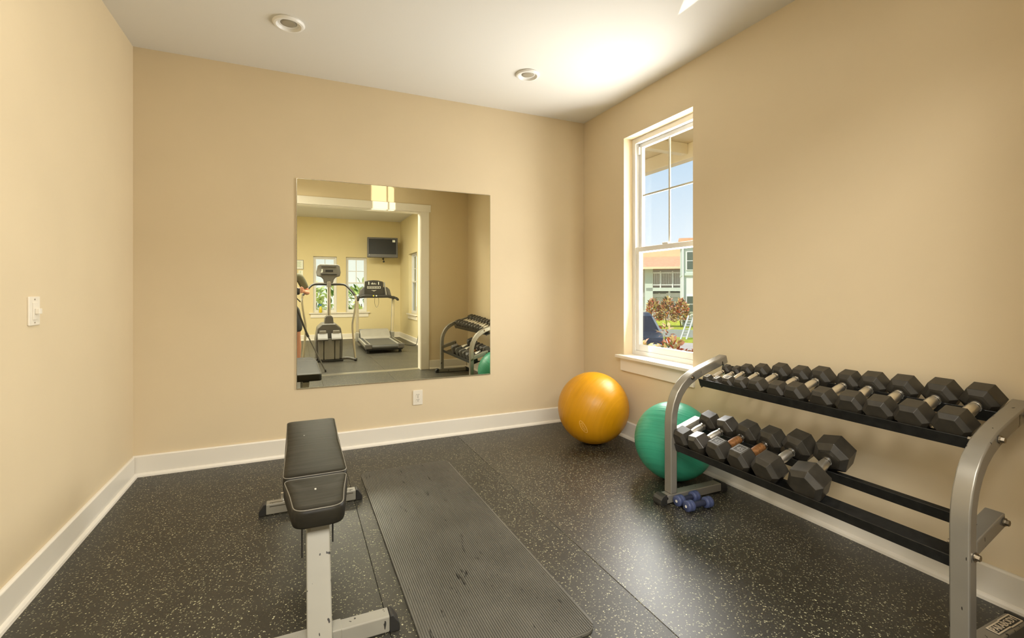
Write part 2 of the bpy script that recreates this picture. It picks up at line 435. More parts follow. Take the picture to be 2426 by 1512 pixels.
# baseboards with a shoe moulding
BH = 0.132
def baseboard(name, poly_axis, t0, t1, pos, sgn, mk_shoe=True, h=BH, m='trim'):
    """runs along poly_axis from t0 to t1, standing on the wall plane pos, projecting towards sgn"""
    prof = [(pos, 0), (pos + sgn * 0.016, 0), (pos + sgn * 0.016, h - 0.006), (pos + sgn * 0.011, h), (pos, h)]
    bb = B(); bb.prism(prof, t0, t1, poly_axis)
    o = struct(name, bb, m, bevel=0.0015, bseg=1)
    sp = [(pos + sgn * 0.0165, 0)] + [(pos + sgn * (0.0165 + 0.015 * math.cos(a)), 0.022 * math.sin(a)) for a in [R(x) for x in (0, 30, 60, 90)]]
    s = B(); s.prism(sp, t0, t1, poly_axis)
    mk('shoe_moulding', s, m, o)
    return o
baseboard('baseboard_front', 'x', XL, XR, YF, -1)
baseboard('baseboard_left', 'y', YB, YF - 0.032, XL, 1)
baseboard('baseboard_right', 'y', YB, YF - 0.032, XR, -1)
baseboard('baseboard_back', 'x', OX1 + 0.135, XR - 0.032, YB, 1)

# cased opening: door_1
b = B(); b.box(OX1, OX1 + 0.012, YB2, YB, 0, OZ)
cas = struct('door_1', b, 'trim', label='wide cased opening in white trim facing the mirror')
mk('jamb', B().box(OX0 - 0.012, OX0, YB2, YB, 0, OZ), 'trim', cas)
mk('head_jamb', B().box(OX0, OX1, YB2, YB, OZ - 0.012, OZ), 'trim', cas)
mk('casing', B().box(OX1 + 0.006, OX1 + 0.130, YB, YB + 0.02, 0, OZ), 'trim', cas, bevel=0.002)
mk('casing', B().box(OX0 - 0.130, OX0 - 0.006, YB, YB + 0.02, 0, OZ), 'trim', cas, bevel=0.002)
mk('head_casing', B().box(OX0 - 0.155, OX1 + 0.155, YB, YB + 0.026, OZ, OZ + 0.108), 'trim', cas, bevel=0.002)
for x0, x1 in ((OX0 - 0.125, OX0 - 0.003), (OX1 + 0.003, OX1 + 0.125)):
    mk('casing', B().box(x0, x1, YB2 - 0.02, YB2, 0, OZ), 'trim', cas, bevel=0.002)
mk('head_casing', B().box(OX0 - 0.15, OX1 + 0.15, YB2 - 0.024, YB2, OZ, OZ + 0.105), 'trim', cas, bevel=0.002)

# ---------------------------------------------------------------- adjoining room shell
FW = [(0.34, 0.87), (1.08, 1.58)]; FWZ = (0.655, 2.01)      # far wall windows
RWY, RWZ = (-3.78, -2.93), (0.65, 2.05)                     # its right wall window
b = B()
xs = [GX0 - T, FW[0][0], FW[0][1], FW[1][0], FW[1][1], GX1 + T]
for i in (0, 2, 4): b.box(xs[i], xs[i + 1], GY - T, GY, -0.05, GH + 0.1)
for x0, x1 in FW:
    b.box(x0, x1, GY - T, GY, -0.05, FWZ[0]); b.box(x0, x1, GY - T, GY, FWZ[1], GH + 0.1)
struct('wall_far', b, 'gymwall')
b = B()
b.box(GX1, GX1 + 0.18, GY, RWY[0], -0.05, GH + 0.1); b.box(GX1, GX1 + 0.18, RWY[1], YB2, -0.05, GH + 0.1)
b.box(GX1, GX1 + 0.18, RWY[0], RWY[1], -0.05, RWZ[0]); b.box(GX1, GX1 + 0.18, RWY[0], RWY[1], RWZ[1], GH + 0.1)
struct('wall_far_right', b, 'gymwall')
LWY = (-2.75, -0.55)
b = B()
b.box(GX0 - T, GX0, GY, LWY[0], -0.05, GH + 0.1); b.box(GX0 - T, GX0, LWY[1], YB2, -0.05, GH + 0.1)
b.box(GX0 - T, GX0, LWY[0], LWY[1], -0.05, 0.6); b.box(GX0 - T, GX0, LWY[0], LWY[1], 2.35, GH + 0.1)
struct('wall_far_left', b, 'gymwall')
struct('wall_back_left', B().box(GX0 - T, XL - T, YB2, YB, -0.05, GH), 'gymwall')
struct('ceiling_far', B().box(GX0 - T, GX1 + 0.18, GY - T, YB2, GH, GH + 0.1), 'ceiling')
gf = struct('floor_far', B().box(GX0 - T, GX1 + 0.18, GY - T, YB2, -0.06, -0.006), 'black')
gs = [GX0, -1.02, 0.20, 1.19, GX1]
for x0, x1 in zip(gs[:-1], gs[1:]):
    mk('rubber_strip', B().box(x0 + 0.0016, x1 - 0.0016, GY, YB2 - 0.01, -0.006, 0), 'gymfloor', gf, bevel=0.0015, bseg=1)
baseboard('baseboard_far', 'x', GX0, GX1, GY, 1)
baseboard('baseboard_far_right', 'y', GY + 0.032, YB2, GX1, -1)

# ---------------------------------------------------------------- the window on the right wall
win = struct('window_1', B().box(XR - 0.058, XR + 0.11, WY0 - 0.045, WY1 + 0.045, WZ0, WZ0 + 0.024), 'trim', bevel=0.004,
             label='tall white single-hung window with a grid in its upper sash, on the right wall')
# (root piece is the stool; the rest are its parts)
mk('apron', B().prism([(XR, WZ0 - 0.105), (XR - 0.018, WZ0 - 0.105), (XR - 0.020, WZ0), (XR, WZ0)], WY0 - 0.02, WY1 + 0.022, 'y'), 'trim', win, bevel=0.002)
xo0, xo1 = XR + 0.085, XR + 0.165         # window unit depth
sz = WZ0 + 0.024
fb = 0.038
b = B()
b.box(xo0, xo1, WY1 - fb, WY1, sz, WZ1); b.box(xo0, xo1, WY0, WY0 + fb, sz, WZ1)
b.box(xo0, xo1, WY0 + fb, WY1 - fb, WZ1 - 0.042, WZ1); b.box(xo0, xo1, WY0 + fb, WY1 - fb, sz, sz + 0.035)
mk('frame', b, 'vinyl', win, bevel=0.002)
MR = 1.505                                  # meeting rail height
def sash(name, x0, x1, z0, z1, w, wb, wt_):
    y0, y1 = WY0 + fb, WY1 - fb
    b = B(); b.box(x0, x1, y0, y0 + w, z0, z1); b.box(x0, x1, y1 - w, y1, z0, z1)
    b.box(x0, x1, y0 + w, y1 - w, z0, z0 + wb); b.box(x0, x1, y0 + w, y1 - w, z1 - wt_, z1)
    s = mk(name, b, 'vinyl', win, bevel=0.003)
    xm = (x0 + x1) / 2
    mk('pane', B().box(xm - 0.002, xm + 0.002, y0 + w - 0.004, y1 - w + 0.004, z0 + wb - 0.004, z1 - wt_ + 0.004), 'glass', s)
    return s, (y0 + w, y1 - w, z0 + wb, z1 - wt_, xm)
up, (gy0, gy1, gz0, gz1, gx) = sash('upper_sash', xo0 + 0.040, xo1 - 0.008, MR - 0.01, WZ1 - 0.042, 0.034, 0.032, 0.034)
lo, _ = sash('lower_sash', xo0 + 0.006, xo0 + 0.036, sz + 0.035, MR + 0.032, 0.040, 0.050, 0.040)
ym = (gy0 + gy1) / 2; zm = gz0 + 0.525 * (gz1 - gz0)
mk('muntin', B().box(gx - 0.005, gx + 0.005, ym - 0.0065, ym + 0.0065, gz0, gz1), 'muntin', up)
mk('muntin', B().box(gx - 0.0048, gx + 0.0048, gy0, gy1, zm - 0.0065, zm + 0.0065), 'muntin', up)
mk('sash_lock', B().box(xo0 + 0.008, xo0 + 0.036, ym - 0.03, ym + 0.03, MR + 0.032, MR + 0.046), 'vinyl', lo, bevel=0.003)
mk('tilt_latch', B().box(xo0 + 0.022, xo0 + 0.040, WY1 - fb - 0.02, WY1 - fb - 0.002, WZ1 - 0.13, WZ1 - 0.07), 'white', up)

# windows of the adjoining room
def hung_window(name, axis, p, a0, a1, z0, z1, label, sgn, grid=True):
    """p = plane of the inner wall face; sgn = outward direction"""
    def bx(bb, d0, d1, u0, u1, w0, w1):
        lo_, hi_ = sorted((p + sgn * d0, p + sgn * d1))
        return bb.box(u0, u1, lo_, hi_, w0, w1) if axis == 'y' else bb.box(lo_, hi_, u0, u1, w0, w1)
    fr = B(); f = 0.035
    bx(fr, 0.07, 0.13, a0, a0 + f, z0, z1); bx(fr, 0.07, 0.13, a1 - f, a1, z0, z1); bx(fr, 0.07, 0.13, a0 + f, a1 - f, z1 - f, z1); bx(fr, 0.07, 0.13, a0 + f, a1 - f, z0, z0 + f)
    w = struct(name, fr, 'vinyl', label=label, bevel=0.002)
    zm_ = z0 + 0.53 * (z1 - z0)
    for nm, d0, d1, q0, q1 in (('upper_sash', 0.10, 0.125, zm_ - 0.015, z1 - f), ('lower_sash', 0.073, 0.098, z0 + f, zm_ + 0.015)):
        s = B(); t = 0.03
        bx(s, d0, d1, a0 + f, a0 + f + t, q0, q1); bx(s, d0, d1, a1 - f - t, a1 - f, q0, q1); bx(s, d0, d1, a0 + f + t, a1 - f - t, q0, q0 + t); bx(s, d0, d1, a0 + f + t, a1 - f - t, q1 - t, q1)
        so = mk(nm, s, 'vinyl', w)
        dm = (d0 + d1) / 2
        mk('pane', bx(B(), dm - 0.002, dm + 0.002, a0 + f + t - 0.003, a1 - f - t + 0.003, q0 + t - 0.003, q1 - t + 0.003), 'glass', so)
        if nm == 'upper_sash' and grid:
            am = (a0 + a1) / 2; qm = (q0 + q1) / 2
            mk('muntin', bx(B(), dm - 0.007, dm + 0.007, am - 0.008, am + 0.008, q0 + t, q1 - t), 'vinyl', so)
            mk('muntin', bx(B(), dm - 0.0065, dm + 0.0065, a0 + f + t, a1 - f - t, qm - 0.008, qm + 0.008), 'vinyl', so)
    return w
w2 = hung_window('window_2', 'y', GY, FW[0][0], FW[0][1], FWZ[0], FWZ[1], 'white window in the far wall seen in the mirror behind the elliptical console', -1)
w3 = hung_window('window_3', 'y', GY, FW[1][0], FW[1][1], FWZ[0], FWZ[1], 'white gridded window in the far wall seen in the mirror beside the treadmill console', -1)
w4 = hung_window('window_4', 'x', GX1, RWY[0], RWY[1], RWZ[0], RWZ[1], 'narrow-looking window in the right wall of the far room seen in the mirror', 1)
w5 = hung_window('window_added', 'x', GX0, LWY[0], LWY[1], 0.6, 2.35, 'added wide window in the left wall of the far room, out of view', -1)  # unseen window, put in to admit the side fill
b = B(); b.box(0.25, 1.64, GY, GY + 0.05, FWZ[0] - 0.025, FWZ[0])
t2 = struct('trim_2', b, 'trim', label='long white sill under the two far windows'); mk('apron', B().box(0.28, 1.61, GY, GY + 0.018, FWZ[0] - 0.12, FWZ[0] - 0.025), 'trim', t2)
b = B(); b.box(GX1 - 0.05, GX1, RWY[0] - 0.04, RWY[1] + 0.04, RWZ[0] - 0.025, RWZ[0])
t3 = struct('trim_3', b, 'trim', label='white sill of the right window in the far room'); mk('apron', B().box(GX1 - 0.018, GX1, RWY[0] - 0.02, RWY[1] + 0.02, RWZ[0] - 0.12, RWZ[0] - 0.025), 'trim', t3)

# ---------------------------------------------------------------- wall mirror
MX0, MX1, MZ0, MZ1 = -0.009, 1.489, 0.476, 1.994
r = root('wall_mirror', ((MX0 + MX1) / 2, YF, MZ0), 'large square frameless mirror mounted on the tan front wall', 'mirror')
mk('backing', B().box(MX0, MX1, YF - 0.0055, YF, MZ0, MZ1), 'mirroredge', r, world=True)
mk('mirror_glass', B().box(MX0 + 0.005, MX1 - 0.003, YF - 0.0062, YF - 0.0056, MZ0 + 0.005, MZ1 - 0.003), 'mirror', r, world=True)
mk('bottom_channel', B().box(MX0, MX1, YF - 0.0090, YF - 0.0063, MZ0, MZ0 + 0.006), 'mirroredge', r, world=True)

# ---------------------------------------------------------------- recessed ceiling lights
def can(x, y, label):
    r = root('recessed_light', (x, y, H), label, 'ceiling light', 'recessed lights in the ceiling')
    ring = [(0.084, 0.0), (0.087, -0.006), (0.080, -0.016), (0.068, -0.018), (0.060, -0.004), (0.056, -0.001)]
    mk('trim_ring', B().lathe(ring, 40), 'white', r, smooth='auto')
    mk('baffle', B().lathe([(0.058, -0.0035), (0.050, -0.001), (0.046, -0.0008)], 40), 'white', r, smooth='auto')
    mk('lamp', B().lathe([(0.045, -0.0036), (0.030, -0.0055), (0.004, -0.0062)], 32), 'lens', r, smooth=True)
can(-0.047, 3.04, 'white recessed ceiling light above the left half of the mirror wall')
can(1.506, 3.055, 'white recessed ceiling light nearer the window corner')

# ---------------------------------------------------------------- outlet and light switch
r = root('wall_outlet', (0.870, YF, 0.336), 'ivory double electrical outlet on the wall below the mirror', 'outlet')
mk('cover_plate', B().prism(rrect(-0.0385, 0.0385, -0.0585, 0.0585, 0.004, 3), -0.006, 0, 'y'), 'plate', r, bevel=0.002)
for s in (1, -1):
    zc = s * 0.0195
    rec = mk('receptacle', B().prism([(x, z + zc) for x, z in rrect(-0.017, 0.017, -0.0145, 0.0145, 0.008, 4)], -0.0078, -0.006, 'y'), 'plate', r)
    q = B(); q.box(-0.0085, -0.0055, -0.0084, -0.0079, zc - 0.001, zc + 0.008); q.box(0.0055, 0.0085, -0.0084, -0.0079, zc - 0.001, zc + 0.008)
    q.cyl((0, -0.0084, zc - 0.0075), (0, -0.0079, zc - 0.0075), 0.003, seg=10)
    mk('slots', q, 'slot', rec)
mk('screw', B().cyl((0, -0.0072, 0), (0, -0.006, 0), 0.003, seg=10), 'bolt', r)

r = root('light_switch', (XL, 2.490, 1.104), 'ivory dimmer light switch on the left wall', 'light switch')
mk('cover_plate', B().prism(rrect(-0.043, 0.043, -0.057, 0.057, 0.004, 3), 0, 0.006, 'x'), 'plate', r, bevel=0.002)
sw = mk('switch_body', B().box(0.006, 0.0095, -0.017, 0.017, -0.034, 0.034), 'plate', r, bevel=0.001)
mk('slider', B().box(0.0095, 0.024, -0.008, 0.014, -0.012, 0.010), 'plate', r, bevel=0.002)
for z in (0.046, -0.046): mk('screw', B().cyl((0.006, 0, z), (0.0068, 0, z), 0.003, seg=10), 'bolt', r)

# ---------------------------------------------------------------- exercise balls
def ball(name, c, rad, m, label):
    r = root(name, (c[0], c[1], 0), label, 'exercise ball')
    bb = B(); bb.sphere((0, 0, rad), rad, 72, 44)
    body = mk('ball_shell', bb, m, r, smooth=True)
    return r
yb = ball('exercise_ball', (2.100, 3.105), 0.2735, 'yball', 'golden yellow exercise ball in the corner under the window')
gb = ball('exercise_ball', (2.160, 2.300), 0.2400, 'gball', 'green exercise ball behind the end of the dumbbell rack')
# printed oval emblem and small plug on the yellow ball
def on_sphere(bm, c, rad, direction, roll, lift=1.002):
    d = Vector(direction).normalized(); up = Vector((0, 0, 1)); x = up.cross(d).normalized(); y = d.cross(x)
    cr, sr = math.cos(roll), math.sin(roll)
    for v in bm.verts:
        a = v.co.x * cr - v.co.y * sr; bq = v.co.x * sr + v.co.y * cr
        p = d * rad + x * a + y * bq
        v.co = Vector(c) + p.normalized() * (rad * lift + v.co.z)
    return bm
def px_ray(u, v):
    X, Z, Yv = (u - 1213) / F_PX, 1.0, (HORIZON - v) / F_PX
    c, s = math.cos(R(YAW)), math.sin(R(YAW)); return Vector((X * c + s, -X * s + c, Yv))
def sph_hit(u, v, c, rad):
    o = Vector((0, 0, CAM_H)); d = px_ray(u, v).normalized(); oc = o - Vector(c)
    bq = oc.dot(d); disc = bq * bq - (oc.length_squared - rad * rad); t = -bq - math.sqrt(max(disc, 0)); return o + d * t - Vector(c)
yc = (2.100, 3.105, 0.2735)
ring = bmesh.new(); n = 36; prev = []
for i in range(n):
    a = 2 * PI * i / n
    prev.append([ring.verts.new((0.054 * math.cos(a) * q, 0.021 * math.sin(a) * q2, 0.0003)) for q, q2 in ((1, 1), (0.92, 0.80))])
for i in range(n):
    p, q = prev[i], prev[(i + 1) % n]; ring.faces.new((p[0], q[0], q[1], p[1]))
d = sph_hit(1382, 1012, yc, 0.2735)
mk('printed_oval', on_sphere(ring, yc, 0.2735, d, R(-66)), 'ylogo', yb, world=True)
tb = bmesh.new(); ex = -0.034
for w_, h_ in ((0.011, 0.014), (0.008, 0.010), (0.012, 0.013), (0.008, 0.011), (0.010, 0.012)):      # the worn, unreadable mark inside the oval
    for bx0, bx1, by0, by1 in ((0, 0.0028, -0.5, 0.5), (0.0028, w_, 0.5 - 0.2, 0.5), (0.0028, w_, -0.5, -0.3)):
        tb.faces.new([tb.verts.new((ex + xx, yy * h_, 0.0002)) for xx, yy in ((bx0, by0), (bx1, by0), (bx1, by1), (bx0, by1))])
    ex += w_ + 0.0042
mk('printed_lettering', on_sphere(tb, yc, 0.2735, d, R(-66), 1.003), 'ylogo', yb, world=True)

# ---------------------------------------------------------------- exercise mat (ribbed)
r = root('exercise_mat', (0.661, 2.275, 0), 'grey ribbed foam exercise mat with rounded corners, flat on the rubber floor', 'mat', rz=R(0.35))
L2, W2 = 0.903, 0.289
bb = B(); bb.prism(rrect(-W2, W2, -L2, L2, 0.055, 8), 0.0, 0.011, 'z')
mk('foam_slab', bb, 'mat', r, bevel=0.002)
rb = bmesh.new(); nr = 66; pitch = (2 * W2 - 0.012) / nr
for i in range(nr):
    x = -W2 + 0.006 + (i + 0.5) * pitch
    inset = 0.004
    dxe = W2 - abs(x)
    if dxe < 0.055: inset += 0.055 - math.sqrt(max(0, 0.055 ** 2 - (0.055 - dxe) ** 2))
    y0, y1 = -L2 + inset, L2 - inset
    w = pitch * 0.33
    sec = [(-w, 0.0108), (-w * 0.6, 0.0142), (w * 0.6, 0.0142), (w, 0.0108)]
    va = [rb.verts.new((x + a, y0, z)) for a, z in sec]; vb = [rb.verts.new((x + a, y1, z)) for a, z in sec]
    for j in range(3): rb.faces.new((va[j], va[j + 1], vb[j + 1], vb[j]))
    rb.faces.new(va); rb.faces.new(vb[::-1])
o = mk('ribs', rb, 'mat', r); o['kind'] = 'stuff'

# ---------------------------------------------------------------- weight bench
bench = root('weight_bench', (0.070, 2.3, 0), 'flat weight bench with worn black vinyl pads on a pale grey steel frame', 'bench')
def pad(name, plan, z0, z1, crown, parent):
    """plan = closed outline; rounded edges top and bottom"""
    rings = []
    cx = sum(p[0] for p in plan) / len(plan); cy = sum(p[1] for p in plan) / len(plan)
    def ring_(ins, z):
        out = []
        for x, y in plan:
            dx, dy = x - cx, y - cy; l = math.hypot(dx, dy); out.append((x - dx / l * ins, y - dy / l * ins, z))
        return out
    t = z1 - z0
    spec = [(0.012, z0), (0.004, z0 + 0.004), (0.0, z0 + 0.012), (0.0, z1 - 0.016), (0.003, z1 - 0.008), (0.009, z1 - 0.0025), (0.018, z1), (0.045, z1 + crown * 0.6), (0.085, z1 + crown)]
    bm = bmesh.new(); vr = []
    for ins, z in spec: vr.append([bm.verts.new(p) for p in ring_(ins, z)])
    n = len(plan)
    for j in range(len(vr) - 1):
        for i in range(n): bm.faces.new((vr[j][i], vr[j][(i + 1) % n], vr[j + 1][(i + 1) % n], vr[j + 1][i]))
    bm.faces.new(vr[0][::-1]); bm.faces.new(vr[-1])
    return mk(name, bm, 'leather', parent, world=True, smooth='auto', ang=50)
def taper_plan(xc0, w0, y0, xc1, w1, y1, r0, r1, n=6):
    c = [(xc1 + w1 / 2, y1, r1), (xc1 - w1 / 2, y1, r1), (xc0 - w0 / 2, y0, r0), (xc0 + w0 / 2, y0, r0)]
    out = []
    for i, (x, y, rr) in enumerate(c):
        p = Vector((x, y)); a = (Vector(c[i - 1][:2]) - p).normalized(); d_ = (Vector(c[(i + 1) % 4][:2]) - p).normalized()
        for j in range(n + 1):
            t = j / n; out.append(tuple(p + a * rr * (1 - t) ** 2 + d_ * rr * t ** 2))
    # densify the long sides
    res = []
    for i, p in enumerate(out):
        q = out[(i + 1) % len(out)]; res.append(p); l = math.hypot(q[0] - p[0], q[1] - p[1])
        for s in range(1, int(l / 0.05) + 1): 
            u = s / (int(l / 0.05) + 1); res.append((p[0] + (q[0] - p[0]) * u, p[1] + (q[1] - p[1]) * u))
    return res
bp = pad('back_pad', taper_plan(0.0665, 0.240, 2.055, 0.0705, 0.250, 2.945, 0.030, 0.035), 0.385, 0.448, 0.003, bench)
sp_ = pad('seat_pad', taper_plan(0.0665, 0.160, 1.735, 0.0665, 0.240, 2.048, 0.045, 0.030), 0.378, 0.446, -0.003, bench)
for p_, x, y in ((bp, 0.03, 2.62), (sp_, 0.06, 1.90)):
    mk('button', B().cyl((x, y, 0.4475), (x, y, 0.4515), 0.0035, seg=10), 'label', p_, world=True)
for p_, pl, zt in ((bp, taper_plan(0.0665, 0.240, 2.055, 0.0705, 0.250, 2.945, 0.030, 0.035), 0.4440), (sp_, taper_plan(0.0665, 0.160, 1.735, 0.0665, 0.240, 2.048, 0.045, 0.030), 0.4425)):
    cx_ = sum(q[0] for q in pl) / len(pl); cy_ = sum(q[1] for q in pl) / len(pl); ln = []
    for x, y in pl:
        dx, dy = x - cx_, y - cy_; l_ = math.hypot(dx, dy); ln.append((x - dx / l_ * 0.0065, y - dy / l_ * 0.0065, zt))
    ln.append(ln[0]); mk('seam', B().rtube(ln, 0.0018, 6), 'wear', p_, world=True)
# steel frame
b = B(); b.tube([(0.066, 1.640, 0.020), (0.066, 1.825, 0.365)], rect(0.076, 0.050), up=(1, 0, 0)) if False else None
def bar(p0, p1, w, h, up):
    return B().tube([p0, p1], rect(w, h), up=up)
post = B(); post.prism([(1.632, 0.0), (1.690, 0.0), (1.862, 0.372), (1.805, 0.372)], 0.027, 0.104, 'x')
mk('front_post', post, 'benchsteel', bench, world=True, bevel=0.004)
mk('weld_plate', B().box(0.1035, 0.134, 1.6655, 1.7245, 0.001, 0.0605), 'benchsteel', bench, world=True, bevel=0.003)
def foot_bar(nm, x0, x1, yc_, hw, zt, prof_back):
    o = mk(nm, B().box(x0, x1, yc_ - hw, yc_ + hw, 0.003, zt), 'benchsteel', bench, world=True, bevel=0.004)
    for s, xe in ((-1, x0), (1, x1)):
        bb = B(); bb.prism([(xe, 0.0), (xe + s * 0.034, 0.0), (xe + s * 0.034, zt * 0.42), (xe + s * 0.010, zt + 0.001), (xe, zt + 0.001)], yc_ - hw - 0.0015, yc_ + hw + 0.0015, 'y')
        mk('end_cap', bb, 'black', o, world=True, bevel=0.003)
    return o
foot_bar('front_foot', -0.150, 0.291, 1.695, 0.027, 0.058, 1)
rf = foot_bar('rear_foot', -0.152, 0.300, 2.828, 0.027, 0.058, 1)
for x0, x1 in ((-0.135, 0.285),):
    mk('groove', B().box(x0, x1, 2.816, 2.820, 0.0575, 0.0590), 'slot', rf, world=True)
    mk('groove', B().box(x0, x1, 2.8005, 2.8020, 0.043, 0.047), 'slot', rf, world=True)
mk('adjuster_pin', B().cyl((-0.075, 2.85, 0.058), (-0.075, 2.85, 0.090), 0.008, seg=12), 'chrome', rf, world=True)
b = B(); b.prism([(2.800, 0.058), (2.856, 0.058), (2.800, 0.345), (2.744, 0.345)], 0.040, 0.096, 'x')
mk('rear_post', b, 'benchsteel', bench, world=True, bevel=0.004)
mk('spine', B().box(0.040, 0.096, 1.79, 2.88, 0.3445, 0.3695), 'benchsteel', bench, world=True, bevel=0.003)
for y in (1.93, 2.20, 2.75):
    mk('pad_bracket', B().box(-0.020, 0.155, y - 0.02, y + 0.02, 0.370, 0.3845), 'benchsteel', bench, world=True)
for x, z in ((0.014, 0.235), (0.1165, 0.27)):
    mk('seat_strap', B().box(x - 0.0025, x + 0.0025, 1.84, 1.846, z, 0.381), 'black', bench, world=True)

# ---------------------------------------------------------------- dumbbell rack
rack = root('dumbbell_rack', (2.08, 1.42, 0), 'two-tier grey steel dumbbell rack with black rails along the right wall', 'rack')
outer = [(1.889, 0.052), (1.889, 0.440), (1.894, 0.500), (1.908, 0.555), (1.934, 0.612), (1.968, 0.656), (2.012, 0.693), (2.070, 0.724), (2.140, 0.748), (2.315, 0.802)]
inner = [(1.934, 0.052), (1.934, 0.445), (1.939, 0.500), (1.953, 0.548), (1.976, 0.590), (2.004, 0.624), (2.040, 0.652), (2.090, 0.679), (2.155, 0.703), (2.328, 0.757)]
def upright(y0, y1):
    bm = bmesh.new(); n = len(outer)
    g = [[bm.verts.new((p[0], y, p[1])) for p in ln] for ln, y in ((outer, y0), (inner, y0), (inner, y1), (outer, y1))]
    for i in range(n - 1):
        for a in range(4):
            q = g[a]; w = g[(a + 1) % 4]; bm.faces.new((q[i], q[i + 1], w[i + 1], w[i]))
    bm.faces.new([g[a][0] for a in range(4)]); bm.faces.new([g[a][-1] for a in range(4)][::-1])
    return mk('upright', bm, 'greysteel', rack, world=True, bevel=0.005, smooth='auto', ang=30)
NEAR, FAR = (0.749, 0.802), (2.032, 2.086)
def bolt(par, p, d, rr=0.010):
    p = Vector(p); d = Vector(d); bb = B(); bb.cyl(p, p + d * 0.004, rr * 1.35, seg=14); bb.cyl(p + d * 0.004, p + d * 0.013, rr, rr * 0.95, seg=6)
    mk('bolt', bb, 'bolt', par, world=True)
for y0, y1 in (NEAR, FAR):
    u = upright(y0, y1)
    fb_ = mk('foot_bar', B().box(1.858, 2.270, y0 - 0.002, y1 + 0.002, 0.006, 0.0515), 'greysteel', rack, world=True, bevel=0.004)
    for s, xe in ((-1, 1.858), (1, 2.270)):
        cap = [(xe, 0.0), (xe + s * 0.042, 0.0), (xe + s * 0.048, 0.014), (xe + s * 0.044, 0.034), (xe + s * 0.030, 0.050), (xe + s * 0.010, 0.0565), (xe, 0.0565)]
        mk('rubber_foot', B().prism(cap, y0 - 0.006, y1 + 0.006, 'y'), 'rubber', fb_, world=True, bevel=0.003)
    # lower shelf bracket: short sloping arm behind the upright
    br = B(); br.prism([(1.9345, 0.350), (2.128, 0.409), (2.118, 0.454), (1.9345, 0.398)], y0 + 0.001, y1 - 0.001, 'y')
    brk = mk('bracket', br, 'greysteel', rack, world=True, bevel=0.004)
    side = (y0 - 0.0005, -1) if y0 < 1 else (y1 + 0.0005, 1)
    for x, z in ((2.105, 0.428),): bolt(brk, (x, side[0] + 0.001 * side[1], z), (0, side[1], 0))
    for x, z in ((1.918, 0.357), (2.075, 0.702), (2.262, 0.762)): bolt(u, (x, side[0] + 0.001 * side[1], z), (0, side[1], 0))
    ins = (y1, 1) if y0 < 1 else (y0, -1)
    for x, z in ((1.918, 0.375), (2.045, 0.690)): bolt(u, (x, ins[0], z), (0, ins[1], 0), 0.008)

TILT = R(20)
ct, st_ = math.cos(TILT), math.sin(TILT)
def rail(name, x, z, ledge, lip=0.046, th=0.004):
    """angle iron: upstand lip at the front whose foot is (x,z); ledge rising back along the tilt"""
    def P(a, c): return (x + a * ct - c * st_, z + a * st_ + c * ct)
    poly = [P(0, 0), P(ledge, 0), P(ledge, th), P(th, th), P(th, lip), P(0, lip)]
    o = mk(name, B().prism(poly, NEAR[1] + 0.001, FAR[0] - 0.001, 'y'), 'railblack', rack, world=True, bevel=0.0012, bseg=1)
    return o
UPZ = lambda x: 0.638 + math.tan(TILT) * (x - 2.103)        # upper tray plane
LOZ = lambda x: 0.290 + math.tan(TILT) * (x - 1.925)        # lower tray plane
rail('front_rail', 2.103, UPZ(2.103), 0.080)
rail('rear_rail', 2.292, UPZ(2.292), 0.062)
rail('front_rail', 1.925, LOZ(1.925), 0.100)
rail('rear_rail', 2.112, LOZ(2.112), 0.070)
for y0, y1 in ((NEAR[1] + 0.001, NEAR[1] + 0.006), (FAR[0] - 0.006, FAR[0] - 0.001)):
    for zf, xa, xb in ((UPZ, 2.110, 2.345), (LOZ, 1.935, 2.17)):
        bb = B(); bb.prism([(xa, zf(xa) - 0.001), (xb, zf(xb) - 0.001), (xb, zf(xb) - 0.012), (xa, zf(xa) - 0.012)], y0, y1, 'y')
        mk('end_plate', bb, 'railblack', rack, world=True)
# maker's badge on the near foot
bd = B(); bd.box(2.100, 2.262, 0.7585, 0.792, 0.0516, 0.0535)
badge = mk('maker_badge', bd, 'black', rack, world=True)
b = B(); b.box(2.100, 2.185, 0.788, 0.792, 0.0535, 0.0550); b.box(2.100, 2.185, 0.758, 0.762, 0.0535, 0.0550); b.box(2.100, 2.104, 0.762, 0.788, 0.0535, 0.0550)
b.box(2.185, 2.262, 0.7905, 0.7945, 0.0535, 0.0550); b.box(2.185, 2.262, 0.7555, 0.7595, 0.0535, 0.0550); b.box(2.258, 2.262, 0.7595, 0.7905, 0.0535, 0.0550)
mk('badge_border', b, 'platemetal', badge, world=True)
tb = text_mesh('PARABODY', 0.0285, 0.0006)
for v in tb.verts: v.co = Vector((2.181 + v.co.x * 1.0, 0.775 + v.co.y * 1.05, 0.0545 + v.co.z))
mk('badge_lettering', tb, 'platemetal', badge, world=True)

